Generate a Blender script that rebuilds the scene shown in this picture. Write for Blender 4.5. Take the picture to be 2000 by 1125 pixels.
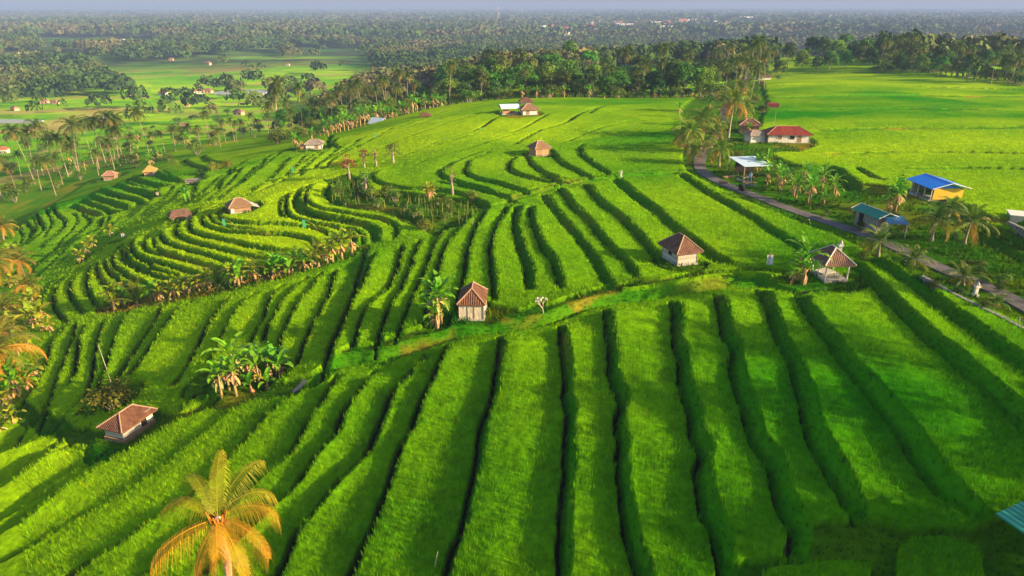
import bpy, bmesh, math, random
import numpy as np
from mathutils import Vector, Matrix
R = math.radians
for _o in list(bpy.data.objects): bpy.data.objects.remove(_o)
SC = bpy.context.scene
COL = SC.collection
# ------------------------------------------------------------------ camera, sky, sun, exposure
CAMZ = 25.0; PITCH = R(22.5); FPX = 1333.0
cam_d = bpy.data.cameras.new("camera"); cam = bpy.data.objects.new("camera", cam_d); COL.objects.link(cam)
cam.location = (0, 0, CAMZ); cam.rotation_euler = (R(90) - PITCH, 0, 0)
cam_d.sensor_width = 36; cam_d.lens = 36 * FPX / 2000; cam_d.clip_start = 0.5; cam_d.clip_end = 40000
SC.camera = cam
SC.render.resolution_x = 1024; SC.render.resolution_y = 576
HAZE_D = 2.5e-4
SUN_EL = R(19.5); SUN_A = R(20)          # sun stands to the right and a little behind the camera
SUN_DIR = Vector((math.cos(SUN_EL) * math.cos(SUN_A), -math.cos(SUN_EL) * math.sin(SUN_A), math.sin(SUN_EL)))
W = bpy.data.worlds.new("World"); SC.world = W; W.use_nodes = True
nt = W.node_tree; nt.nodes.clear()
sky = nt.nodes.new('ShaderNodeTexSky'); sky.sky_type = 'NISHITA'; sky.sun_disc = False
sky.sun_elevation = SUN_EL; sky.sun_rotation = math.atan2(SUN_DIR.x, SUN_DIR.y)
sky.air_density = 1.0; sky.dust_density = 1.5; sky.ozone_density = 1.0
bg = nt.nodes.new('ShaderNodeBackground'); bg.inputs[1].default_value = 0.098
wo = nt.nodes.new('ShaderNodeOutputWorld')
nt.links.new(sky.outputs[0], bg.inputs[0]); nt.links.new(bg.outputs[0], wo.inputs[0])
sun_d = bpy.data.lights.new("sun", 'SUN'); sun_d.energy = 5.0; sun_d.angle = R(0.6); sun_d.color = (1.0, 0.74, 0.40)
sun = bpy.data.objects.new("sun", sun_d); COL.objects.link(sun)
sun.rotation_euler = SUN_DIR.to_track_quat('Z', 'Y').to_euler()
SC.view_settings.view_transform = 'Standard'; SC.view_settings.look = 'None'
SC.view_settings.exposure = 1.16; SC.view_settings.gamma = 1.0
SC.render.engine = 'CYCLES'
SC.cycles.max_bounces = 5; SC.cycles.diffuse_bounces = 2; SC.cycles.glossy_bounces = 2
SC.cycles.transmission_bounces = 2; SC.cycles.volume_bounces = 0; SC.cycles.transparent_max_bounces = 6

# ------------------------------------------------------------------ materials
def mat(name, col=(.5, .5, .5), rough=.8, metal=0, noise=0.0, nscale=3.0, bump=0.0, bscale=8.0, attr=None, sss=0, objrand=0.0, spec=.3, detail=4, translucent=0.0):
    m = bpy.data.materials.new(name); m.use_nodes = True
    n = m.node_tree; b = n.nodes['Principled BSDF']
    b.inputs['Roughness'].default_value = rough; b.inputs['Metallic'].default_value = metal
    b.inputs['Specular IOR Level'].default_value = spec
    if attr:
        a = n.nodes.new('ShaderNodeAttribute'); a.attribute_name = attr; src = a.outputs['Color']
    else:
        a = n.nodes.new('ShaderNodeRGB'); a.outputs[0].default_value = (*col, 1); src = a.outputs[0]
    tc = n.nodes.new('ShaderNodeTexCoord')
    if noise > 0:
        t = n.nodes.new('ShaderNodeTexNoise'); t.inputs['Scale'].default_value = nscale; t.inputs['Detail'].default_value = detail
        n.links.new(tc.outputs['Object'], t.inputs['Vector'])
        mr = n.nodes.new('ShaderNodeMapRange'); mr.inputs[1].default_value = .3; mr.inputs[2].default_value = .7
        mr.inputs[3].default_value = 1 - noise; mr.inputs[4].default_value = 1 + noise
        n.links.new(t.outputs[0], mr.inputs[0])
        mm = n.nodes.new('ShaderNodeVectorMath'); mm.operation = 'SCALE'
        n.links.new(src, mm.inputs[0]); n.links.new(mr.outputs[0], mm.inputs['Scale']); src = mm.outputs[0]
    if objrand > 0:
        oi = n.nodes.new('ShaderNodeObjectInfo')
        hs = n.nodes.new('ShaderNodeHueSaturation')
        m1 = n.nodes.new('ShaderNodeMapRange'); m1.inputs[3].default_value = .5 - .045 * objrand; m1.inputs[4].default_value = .5 + .04 * objrand
        m2 = n.nodes.new('ShaderNodeMapRange'); m2.inputs[3].default_value = 1 - .45 * objrand; m2.inputs[4].default_value = 1 + .45 * objrand
        fr = n.nodes.new('ShaderNodeMath'); fr.operation = 'MULTIPLY'; fr.inputs[1].default_value = 7.31
        fc = n.nodes.new('ShaderNodeMath'); fc.operation = 'FRACT'
        n.links.new(oi.outputs['Random'], fr.inputs[0]); n.links.new(fr.outputs[0], fc.inputs[0])
        n.links.new(oi.outputs['Random'], m1.inputs[0]); n.links.new(fc.outputs[0], m2.inputs[0])
        n.links.new(m1.outputs[0], hs.inputs['Hue']); n.links.new(m2.outputs[0], hs.inputs['Value'])
        n.links.new(src, hs.inputs['Color']); src = hs.outputs[0]
    n.links.new(src, b.inputs['Base Color'])
    if bump > 0:
        t2 = n.nodes.new('ShaderNodeTexNoise'); t2.inputs['Scale'].default_value = bscale; t2.inputs['Detail'].default_value = 5
        n.links.new(tc.outputs['Object'], t2.inputs['Vector'])
        bp = n.nodes.new('ShaderNodeBump'); bp.inputs['Strength'].default_value = bump; bp.inputs['Distance'].default_value = .15
        n.links.new(t2.outputs[0], bp.inputs['Height']); n.links.new(bp.outputs[0], b.inputs['Normal'])
    if translucent > 0:
        tr = n.nodes.new('ShaderNodeBsdfTranslucent'); mx = n.nodes.new('ShaderNodeMixShader'); mx.inputs[0].default_value = translucent
        n.links.new(src, tr.inputs[0]); out = n.nodes['Material Output']
        n.links.new(b.outputs[0], mx.inputs[1]); n.links.new(tr.outputs[0], mx.inputs[2]); n.links.new(mx.outputs[0], out.inputs[0])
    return m

# ------------------------------------------------------------------ object helpers
def tag(o, label=None, cat=None, group=None, kind=None):
    if label: o['label'] = label
    if cat: o['category'] = cat
    if group: o['group'] = group
    if kind: o['kind'] = kind
    return o
def empty(name, loc=(0, 0, 0), rz=0, s=1):
    o = bpy.data.objects.new(name, None); COL.objects.link(o); o.location = loc; o.rotation_euler = (0, 0, rz)
    o.scale = (s, s, s); o.empty_display_size = .3
    return o
class MB:
    """collects faces and links them as ONE mesh object"""
    def __init__(s): s.v = []; s.f = []; s.c = []; s.uv = []; s.hasuv = False
    def face(s, pts, c=None, uv=None):
        i = len(s.v); s.v.extend([tuple(p) for p in pts]); s.f.append(tuple(range(i, i + len(pts)))); s.c.append(c)
        s.uv.append(uv)
        if uv: s.hasuv = True
    def grid(s, V, F, c=None):
        i = len(s.v); s.v.extend([tuple(p) for p in V])
        for f in F: s.f.append(tuple(a + i for a in f)); s.c.append(c); s.uv.append(None)
    def box(s, cx, cy, cz, sx, sy, sz, rz=0, c=None, M=None):
        V = []
        for z in (-.5, .5):
            for y in (-.5, .5):
                for x in (-.5, .5):
                    p = Vector((x * sx, y * sy, z * sz))
                    if rz: p.rotate(Matrix.Rotation(rz, 3, 'Z'))
                    p += Vector((cx, cy, cz)); V.append(M @ p if M else p)
        s.grid(V, [(0, 2, 3, 1), (4, 5, 7, 6), (0, 1, 5, 4), (2, 6, 7, 3), (0, 4, 6, 2), (1, 3, 7, 5)], c)
    def tube(s, pts, rad, n=6, c=None, cap=True):
        pts = [Vector(p) for p in pts]
        if not hasattr(rad, '__len__'): rad = [rad] * len(pts)
        V = []
        for k, p in enumerate(pts):
            d = (pts[min(k + 1, len(pts) - 1)] - pts[max(k - 1, 0)])
            if d.length < 1e-6: d = Vector((0, 0, 1))
            d.normalize(); a = d.orthogonal().normalized() if abs(d.z) < .95 else Vector((1, 0, 0))
            a = (a - d * a.dot(d)).normalized(); b = d.cross(a)
            for j in range(n):
                t = 2 * math.pi * j / n; V.append(p + (a * math.cos(t) + b * math.sin(t)) * rad[k])
        F = [(k * n + j, k * n + (j + 1) % n, (k + 1) * n + (j + 1) % n, (k + 1) * n + j) for k in range(len(pts) - 1) for j in range(n)]
        if cap: F += [tuple(range(n - 1, -1, -1)), tuple(range((len(pts) - 1) * n, len(pts) * n))]
        s.grid(V, F, c)
    def mesh(s, name, m, smooth=False):
        me = bpy.data.meshes.new(name); me.from_pydata(s.v, [], s.f)
        if any(c is not None for c in s.c):
            a = me.color_attributes.new('col', 'FLOAT_COLOR', 'CORNER')
            arr = []
            for f, c in zip(s.f, s.c): arr.extend([*(c or (.5, .5, .5)), 1.0] * len(f))
            a.data.foreach_set('color', arr)
        if s.hasuv:
            u = me.uv_layers.new(name='UVMap'); arr = []
            for f, q in zip(s.f, s.uv):
                for k in range(len(f)): arr.extend(q[k] if q else (0, 0))
            u.data.foreach_set('uv', arr)
        if smooth: me.polygons.foreach_set('use_smooth', [True] * len(me.polygons))
        if m: me.materials.append(m)
        me.update(); return me
    def build(s, name, m, parent=None, smooth=False):
        o = bpy.data.objects.new(name, s.mesh(name, m, smooth)); COL.objects.link(o)
        if parent: o.parent = parent
        return o
def add_mesh(name, me, parent=None):
    o = bpy.data.objects.new(name, me); COL.objects.link(o)
    if parent: o.parent = parent
    return o
def copy_tree(o, parent=None):
    c = o.copy(); COL.objects.link(c); c.parent = parent
    for ch in KIDS.get(o.name, list(o.children)): copy_tree(ch, c)
    return c
KIDS = {}

# ------------------------------------------------------------------ noise
def vnoise(x, y, s, seed=0):
    x = np.asarray(x, float) / s + seed * 17.13; y = np.asarray(y, float) / s + seed * 7.77
    xi = np.floor(x); yi = np.floor(y); fx = x - xi; fy = y - yi
    fx = fx * fx * (3 - 2 * fx); fy = fy * fy * (3 - 2 * fy)
    def h(a, b):
        t = np.sin(a * 127.1 + b * 311.7 + seed * 74.7) * 43758.5453
        return t - np.floor(t)
    return (h(xi, yi) * (1 - fx) * (1 - fy) + h(xi + 1, yi) * fx * (1 - fy) + h(xi, yi + 1) * (1 - fx) * fy + h(xi + 1, yi + 1) * fx * fy) * 2 - 1
def fnoise(x, y, s, seed=0, o=3):
    r = 0; a = 1; t = 0
    for k in range(o): r = r + a * vnoise(x, y, s / 2 ** k, seed + k); t += a; a *= .5
    return r / t

# ------------------------------------------------------------------ ray helpers: a photo pixel and a depth below the camera give a place on the ground
SP, CP = math.sin(PITCH), math.cos(PITCH)
def ray(px, py):
    v = (py - 562.5) / FPX; u = (px - 1000) / FPX
    return u, CP - v * SP, -(SP + v * CP)            # X, Y, Z per unit of optical depth
def atD(px, py, D):
    r = ray(px, py); z = D / -r[2]
    return (r[0] * z, r[1] * z, CAMZ - D)
# control points of the smooth land: pixel, depth below the camera
CTRL = [(925,640,25),(1325,520,24.4),(1620,560,23.9),(1990,640,22.6),(1900,1000,21.2),(1500,1000,23.3),(1200,1000,25),(1000,1110,26.3),(700,1100,28.6),(400,1100,31),(50,1100,34),
 (0,900,36),(250,860,33),(50,720,38),(200,630,36.5),(500,760,29.3),(350,660,32.5),(480,570,30.8),(640,560,29.0),(800,560,27.2),(730,490,28.6),(850,450,27.6),(960,520,25.8),
 (0,590,42),(0,490,44),(150,500,41),(450,430,30.5),(340,430,33),(250,500,35),(400,500,31.5),(300,560,34),(550,480,30),(260,360,38),(400,350,33.5),(120,400,42),(600,295,30),(500,300,33),(700,330,28.8),
 (650,390,28.2),(780,380,27.3),(900,370,26.6),(1050,310,25.5),(1100,420,25.2),(1200,260,25),(1330,200,25),(1150,195,25.3),(900,205,26),(780,245,27),(820,300,26.8),
 (1330,400,24.6),(1550,290,24.4),(1700,330,24.3),(1480,400,24.3),(1700,470,24.1),(1850,540,23.8),(1820,400,24.1),(1950,460,23.8),(1950,200,25),(1750,130,25.5),(1570,112,26),(1430,170,25.5),
 (-400,520,50),(-400,800,42),(-500,1100,35),(2400,1000,20),(2500,500,23),(2500,250,24.5),
 (640,262,33),(500,285,37),(300,305,43),(180,345,46),(100,380,48),(30,430,48),
 (300,270,50),(100,300,53),(0,250,58),(400,230,56),(200,210,58),(600,195,58),(700,180,54),(420,180,62),(150,150,64),(400,140,60),(550,150,60),(250,110,60),(550,100,60)]
_P = [];
for (a, b, d) in CTRL: p = atD(a, b, d); _P.append(p)
# hidden land beyond the plateau, given in metres
_P += [(-20,225,-5),(10,240,-4),(40,240,-4),(70,240,-3),(0,330,-8),(60,330,-6),(110,300,-4),(-60,230,-12),(-70,300,-22),(60,450,-14),(150,450,-8),(250,420,-8),(-20,480,-22),(330,300,-3),(0,8,-2),(40,8,3),(-40,8,-6),(250,650,-22),(0,700,-30),(60,600,-24),(-250,800,-36),(-500,500,-36),(500,500,-12),(450,200,0),(700,900,-30),(-900,900,-38),(0,1100,-36)]
_P = np.array(_P)
def _tps_fit(P):
    n = len(P); X = P[:, :2] / 100.0; d = np.linalg.norm(X[:, None] - X[None], axis=2)
    K = np.where(d > 0, d * d * np.log(d + 1e-12), 0) + np.eye(n) * 0.004
    Q = np.hstack([np.ones((n, 1)), X]); A = np.block([[K, Q], [Q.T, np.zeros((3, 3))]])
    return X, np.linalg.solve(A, np.concatenate([P[:, 2], np.zeros(3)]))
_TX, _TC = _tps_fit(_P)
def sstep(a, b, x): t = np.clip((x - a) / (b - a), 0, 1); return t * t * (3 - 2 * t)
def hbase(x, y):
    x = np.asarray(x, float); y = np.asarray(y, float); sh = x.shape; x = x.ravel(); y = y.ravel()
    xx = x / 100; yy = y / 100; r = _TC[-3] + _TC[-2] * xx + _TC[-1] * yy
    for k in range(len(_TX)):
        d2 = (xx - _TX[k, 0]) ** 2 + (yy - _TX[k, 1]) ** 2
        r += _TC[k] * .5 * d2 * np.log(d2 + 1e-12)
    dist = np.hypot(x, y); w = sstep(550, 1100, dist)
    far = -38 + 5 * fnoise(x, y, 500, 5, 2) - 6 * sstep(1500, 5000, dist) + sstep(100, 900, x) * 6
    r = np.clip(r, -45, 8) * (1 - w) + far * w
    return r.reshape(sh)
def unproj(px, py, dz=0.0, hf=None):
    """ground point under a photo pixel (ray marched onto the land)"""
    hf = hf or (lambda a, b: float(hbase(np.array([a]), np.array([b]))[0]))
    r = ray(px, py); z = 20.0; pz = z
    g = lambda z: CAMZ + r[2] * z - hf(r[0] * z, r[1] * z) - dz
    while g(z) > 0 and z < 9000: pz = z; z *= 1.03
    for _ in range(22):
        m = (pz + z) / 2
        if g(m) > 0: pz = m
        else: z = m
    return (r[0] * z, r[1] * z)
# ------------------------------------------------------------------ the land: one fan shaped sheet, terraced
def pl(s): return [tuple(float(q) for q in t.split(',')) for t in s.split()]
# every line is the foot of a terrace bank; the low field lies on the right hand of its direction. (points, drop, bank width, reach)
LINES = []
def T(s, h=.6, wb=.9, Wd=3.6): LINES.append((pl(s), h, wb, Wd))
# foreground fan
T("1097,629 1096,667 1100,702 1105,732 1102,770 1107,795 1105,837 1106,850 1104,893 1100,943 1096,993 1096,1056 1092,1118 1090,1170", .82, .62)
T("1180,600 1185,644 1189,682 1194,712 1190,722 1197,752 1212,784 1205,802 1202,837 1208,850 1211,883 1209,908 1213,948 1216,993 1221,1028 1229,1055 1240,1083 1252,1118 1265,1170", .82, .62)
T("1311,583 1316,625 1316,667 1327,702 1329,737 1335,775 1347,802 1350,832 1352,848 1370,878 1362,913 1367,950 1375,998 1389,1023 1398,1055 1405,1093 1410,1140", .82, .74)
T("1397,573 1405,612 1415,655 1430,675 1427,707 1435,742 1447,780 1457,812 1468,848 1478,873 1498,893 1503,898 1510,938 1518,973 1535,1006 1550,1033 1547,1068 1545,1095", .82, .78)
T("1480,560 1497,597 1507,627 1525,675 1545,702 1552,732 1565,777 1575,827 1588,873 1605,903 1620,933 1640,968 1655,998 1675,1023", .82, .78)
T("1555,572 1575,612 1607,655 1640,702 1670,732 1700,767 1725,800 1750,832 1777,876 1800,903 1833,948 1860,973 1885,993 1915,1018", .82, .74)
T("1655,505 1690,535 1715,565 1750,600 1780,630 1812,660 1850,690 1875,715 1912,747 1945,775 1975,802 2005,830 2060,880 2110,930", .9, .85)
T("1690,497 1750,541 1785,560 1815,585 1850,610 1890,640 1925,667 1962,695 2000,724 2060,770 2120,820", .9, .85)
T("977,650 972,687 965,732 960,775 945,812 936,846 931,881 923,926 911,968 901,1018 886,1056 878,1089 868,1121 855,1170", .82, .62)
T("872,665 857,702 840,742 820,780 810,812 805,837 798,848 778,878 768,908 756,948 738,983 733,1008 718,1043 705,1074 688,1113 665,1160", .82, .62)
T("832,682 795,722 792,737 765,762 750,795 737,827 718,873 700,898 673,926 655,943 635,970 608,1005 578,1036 563,1073 545,1108 520,1150", .85, .7)
T("735,715 715,742 697,767 675,795 660,825 655,846 625,880 605,905 585,935 560,965 532,986 500,1018 455,1062 405,1110 370,1145", .85, .7)
T("658,730 630,772 620,792 600,815 587,840 557,890 527,916 500,940 450,985 400,1025 340,1070 280,1120 240,1150", .85, .7)
T("597,747 575,765 545,787 515,812 490,842 463,875 436,900 376,963 336,991 288,1018 238,1056 175,1096 120,1135", .5, .7)
T("490,775 450,802 403,843 351,885 301,925 250,958 188,996 125,1031 63,1068 0,1101 -80,1145", .35, .4)
T("440,775 380,805 330,833 312,844 238,890 175,930 113,970 50,1018 0,1048 -90,1105", .9, .7)
T("215,880 180,903 120,935 63,976 0,1013 -90,1065", .9, .7)
T("140,870 100,893 50,928 0,960 -80,1005", .9, .7)
T("120,863 63,903 0,940 -80,980", .9, .7)
T("83,858 50,875 0,895 -80,930", .9, .7)
T("180,830 135,845 60,862 0,878 -60,900", .9, .7)
# the long bund across the hill with its grass path
T("600,757 640,727 685,708 737,702 795,682 837,670 880,655 925,645 997,637 1062,627 1110,610 1185,587 1250,580 1322,568 1400,556 1480,553 1560,566 1640,552", 1.0, 1.2, 3.2)
# strips above the bund
T("1325,338 1375,373 1425,401 1462,423 1497,446 1537,471 1570,490 1600,505", .5, .8)
T("1195,348 1237,383 1275,411 1312,446 1350,473 1390,506 1440,520", .55, 1.1)
T("1142,358 1175,398 1212,426 1250,466 1270,491 1300,530", .68, .6)
T("1092,366 1112,396 1150,436 1187,481 1220,511 1242,548", .68, .6)
T("1060,376 1072,401 1100,436 1132,473 1162,516 1185,562", .55, .9)
T("1035,401 1037,431 1057,481 1080,518 1094,566", .68, .6)
T("1010,400 1002,436 1015,493 1027,531 1029,570", .6, .9)
T("990,401 968,445 957,476 957,506 962,556 962,590", .64, .5)
T("955,402 930,440 912,490 905,540 890,600 880,630", .64, .5)
T("935,404 900,441 870,481 852,531 835,590 828,640", .64, .5)
T("915,421 860,456 837,506 815,556 795,600 780,640 775,677", .64, .5)
T("820,466 810,493 785,556 760,595 742,645 735,695", .64, .5)
T("785,476 775,518 755,562 715,605 697,650 685,692", .64, .5)
T("735,493 717,526 707,558 688,590 660,657 640,697", .64, .5)
T("712,490 700,530 690,562 665,622 645,662 635,712 622,737 600,752", .8, .8)
T("655,525 642,570 612,625 587,682 575,715", .64, .5)
T("630,530 600,570 575,600 560,632 545,662 535,700", .64, .5)
T("600,540 565,570 540,605 525,632 510,670", .64, .5)
T("555,553 530,575 517,605 500,640 480,680", .64, .5)
T("500,570 475,590 440,637 425,675 400,715", .64, .5)
T("455,575 435,590 410,620 390,657 360,715 330,760", .55, .8)
T("375,587 340,610 320,637 275,702 245,742", .55, .8)
T("312,600 300,625 287,645 250,700 225,745 205,790", .55, .8)
T("252,608 235,635 220,670 205,717 185,767 150,815", .64, .5)
T("205,625 190,662 182,702 177,737 160,775 120,817 85,850", .64, .5)
T("175,630 160,650 150,682 147,717 135,752 100,787 75,837", .64, .5)
T("150,630 140,655 120,712 110,737 95,777 50,837 20,870", .64, .5)
T("137,627 100,667 90,702 70,745 30,800 -30,860", .64, .5)
T("420,760 375,775 345,800 320,820 300,835", .5, .7)
# the bulging terraces left of the gully
C = dict(h=.55, wb=.45, Wd=3.4)
T("440,405 427,413 427,421 435,431 462,436 500,438 550,436 612,443 650,461 665,476", **C)
T("420,405 405,411 397,421 397,436 425,448 500,456 562,458 610,470 625,490", **C)
T("400,411 375,423 370,441 382,456 425,468 497,484 560,490", **C)
T("385,418 350,436 345,451 357,466 400,481 462,496 520,505", **C)
T("365,426 320,448 315,463 332,478 375,491 425,506 470,518", **C)
T("340,433 295,456 282,476 287,491 337,501 400,518 440,530", **C)
T("310,444 265,466 257,486 270,503 325,518 400,541", **C)
T("285,452 245,478 237,496 245,513 275,528 325,543 370,560", **C)
T("262,465 225,493 220,513 235,531 262,546 300,562", **C)
T("240,475 207,506 207,520 215,531 240,553 270,572", **C)
T("222,488 192,511 190,531 205,556 225,580", **C)
T("200,500 175,521 168,545 172,575 195,600", **C)
T("180,512 150,535 135,560 140,585 165,612", **C)
T("160,525 125,545 105,570 105,600 130,630", **C)
T("130,535 95,560 75,590 70,620", **C)
T("650,350 637,368 640,384 655,396 687,403 750,411 787,416 815,430 822,445", h=.8, wb=1.0, Wd=3)
T("625,353 605,368 598,382 600,396 625,411 675,418 737,428 770,441 775,455 765,470", **C)
T("605,358 585,372 575,386 577,406 600,421 650,430 700,441 725,453 727,476", h=.8, wb=1.2, Wd=3)
T("585,366 562,381 558,401 567,421 600,434 655,443 685,456 690,475", **C)
T("565,372 548,388 545,406 555,425", **C)
T("665,445 695,451 706,462 708,478", h=.35, wb=.5, Wd=2)
# the bulge in the upper middle
E = dict(h=.55, wb=.5, Wd=4)
T("715,335 692,351 696,364 725,376 775,381 830,384", **E)
T("750,330 732,340 729,352 750,361 787,368 850,371 912,381 935,396 960,404", **E)
T("905,308 867,331 862,343 890,356 937,368 987,386 1005,396", **E)
T("955,298 920,314 910,328 912,341 937,351 970,358 1003,368 1037,379", **E)
T("1010,302 997,316 995,331 1020,343 1075,353 1090,356", **E)
T("1022,298 1032,313 1050,331 1082,351 1100,358", **E)
T("1075,290 1080,300 1095,318 1125,333 1155,349", **E)
T("1140,280 1133,290 1137,303 1155,318 1192,343", **E)
T("960,405 1037,380 1100,363 1155,352 1225,343 1325,339", h=.3, wb=.9, Wd=3)
# far left terraces
D = dict(h=.6, wb=.45, Wd=4.5)
T("102,400 110,418 127,433 120,451 92,473 77,488", **D)
T("75,410 77,431 87,448 75,461 50,480", **D)
T("46,425 62,451 52,471 30,490", **D)
T("155,414 175,425 172,440 155,456 120,481 87,503", **D)
T("200,420 198,435 185,453 150,471 100,501 60,530", **D)
T("232,425 215,445 190,465 160,485 115,515", **D)
T("250,348 270,356 300,363 327,368", h=.9, wb=1.0, Wd=5)
T("217,363 250,371 297,383 310,386", h=.9, wb=1.0, Wd=5)
T("185,373 207,382 250,390 280,396", h=.9, wb=1.0, Wd=5)
T("170,383 190,391 240,406 250,408", h=.9, wb=1.0, Wd=5)
T("155,391 185,403 215,414 230,418", h=.9, wb=1.0, Wd=5)
T("135,400 165,411 195,421", h=.9, wb=1.0, Wd=5)
T("290,340 320,348 350,358", h=.9, wb=1.0, Wd=5)
T("340,364 325,386 300,405 275,425", **D)
T("318,366 295,391 268,414 245,432", **D)
T("360,360 345,385 318,406 300,420", **D)
T("405,334 387,356 372,388 350,405", **D)
T("430,341 410,363 380,391 362,402", **D)
T("452,329 435,356 392,390 375,400", **D)
T("472,328 450,358 412,388 400,396", **D)
T("500,322 475,355 440,382 425,392", **D)
T("360,312 375,322 400,328 430,330", **D)
T("395,304 410,316 440,322", **D)
T("567,306 542,336 515,358 490,375", **D)
T("597,301 577,326 555,343 530,360", **D)
T("635,294 605,318 585,334 560,350", **D)
T("668,284 635,311 605,332 585,345", **D)
T("708,279 662,306 625,332", **D)
# plateau: low bunds
P = dict(h=.35, wb=.9, Wd=5)
T("650,262 641,272 642,282 665,290", **P)
T("765,250 740,258 705,270 690,278", **P)
T("985,212 905,230 850,247 775,275 745,288", **P)
T("1005,222 970,228 935,250 900,262 835,281", **P)
T("1170,207 1130,222 1100,240 1057,252 1020,272 1000,282", **P)
T("1070,222 1045,236 1020,250 1000,256", h=.25, wb=.6, Wd=5)
T("1180,207 1160,216 1150,222", h=.25, wb=.6, Wd=5)
T("1500,192 1600,189 1750,186 2000,189 2150,190", h=.4, wb=1.2, Wd=8)
T("1600,256 1700,253 1800,251 2000,250 2150,250", h=.45, wb=1.2, Wd=7)
T("1490,145 1600,143 1700,142 1850,149 2000,160", h=.3, wb=1.5, Wd=8)
T("1555,333 1620,331 1640,341 1660,358 1675,368 1707,370 1760,372", h=.9, wb=1.1, Wd=4)
T("1668,326 1700,346 1730,352", h=.4, wb=.8, Wd=3)
T("1837,390 1870,405 1910,425 1937,433 1975,435 2060,450", h=.9, wb=1.1, Wd=4)
T("1900,424 1925,440 1962,458 2000,478 2060,505", h=.6, wb=.9, Wd=3.5)
T("1880,440 1925,463 1975,488 2000,500 2060,530", h=.6, wb=.9, Wd=3.5)
Q = dict(h=.32, wb=.45, Wd=2.4)
for q in ("392,402 335,440 280,475 228,520", "372,402 310,432 255,462 205,500", "345,404 290,430 240,455 190,488", "150,470 110,505 75,540 50,580", "105,490 70,520 40,560", "60,500 30,530 10,560", "30,440 42,458 34,480", "140,412 150,430 140,450 110,475", "88,405 96,425 100,440 85,465",
          "215,420 205,440 170,460 130,485", "60,418 70,440 60,465", "300,385 280,402 262,420", "335,345 315,335 290,330", "240,372 270,380 300,388", "205,377 235,385 262,390", "178,387 205,397 235,405", "235,356 262,362 290,368",
          "860,232 780,252 720,275 695,292", "930,262 850,284 790,302", "1000,262 930,285 865,302 815,318", "1330,232 1250,236 1180,248 1110,275", "1290,206 1200,211 1130,214", "1320,262 1240,268 1170,280", "960,200 880,215 810,238 740,262", "700,262 660,270 640,290 600,305",
          "1500,170 1700,166 1900,172 2100,180", "1520,216 1700,212 1900,214 2100,218", "1600,302 1800,297 2000,300 2100,304", "1760,330 1900,328 2050,332", "480,312 455,335 440,350", "530,300 505,322 485,345", "560,290 530,312 505,335", "415,325 395,345 380,365",
          "425,405 412,415 412,430 440,443 500,450", "330,444 305,460 298,475 310,490 350,505", "275,462 250,482 247,500 262,516 300,530", "690,384 760,395 800,403", "590,395 600,412 640,424 690,430"): T(q, **Q)
for q in ('470,330 440,350 425,372', '520,312 498,338 470,362', '645,280 615,300 590,318', '690,281 650,305 618,325', '310,408 290,428 270,440', '265,500 300,524 350,540', '1000,300 940,296 880,318 850,335', '790,322 745,332 712,348', '850,352 900,362 960,378', '1050,345 1110,352', '240,445 215,470 190,495', '120,470 100,490 82,515', '170,455 140,480 110,505', '25,470 20,500 5,520'): T(q, **Q)
# fan grid
S0, S1, DS = -1.22, 1.12, 0.0031
ncol = int((S1 - S0) / DS) + 1
sv = S0 + DS * np.arange(ncol)
DL1 = 0.0033; L0 = math.log(17.0); n1 = int((math.log(430.0) - L0) / DL1); DL2 = .013
n2 = int((math.log(9500.0) - (L0 + n1 * DL1)) / DL2)
lv = np.concatenate([L0 + DL1 * np.arange(n1), L0 + n1 * DL1 + DL2 * np.arange(n2)])
yv = np.exp(lv); nrow = len(yv)
GX = yv[:, None] * sv[None, :]; GY = np.repeat(yv[:, None], ncol, 1)
HB = hbase(GX, GY)
OFF = np.zeros_like(HB); RICE = np.ones_like(HB); BANK = np.zeros_like(HB); SLIT = np.zeros_like(HB)
WOB = .14 * fnoise(GX, GY, 2.6, 3, 2) + .05 * vnoise(GX, GY, .5, 9)
def catmull(P, k=4):
    P = np.array(P, float); n = len(P); out = []
    for i in range(n - 1):
        p0, p1, p2, p3 = P[max(i - 1, 0)], P[i], P[i + 1], P[min(i + 2, n - 1)]
        for j in range(k):
            t = j / k; out.append(.5 * (2 * p1 + (p2 - p0) * t + (2 * p0 - 5 * p1 + 4 * p2 - p3) * t * t + (3 * p1 - p0 - 3 * p2 + p3) * t ** 3))
    out.append(P[-1]); return np.array(out)
def rowcol(x0, x1, y0, y1):
    r0 = int(np.searchsorted(yv, max(y0, yv[0]))); r1 = int(np.searchsorted(yv, y1))
    sa = [x0 / max(y0, 15), x0 / max(y1, 16), x1 / max(y0, 15), x1 / max(y1, 16)]
    c0 = max(0, int((min(sa) - S0) / DS)); c1 = min(ncol, int((max(sa) - S0) / DS) + 2)
    return max(r0, 0), r1, c0, c1
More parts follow.
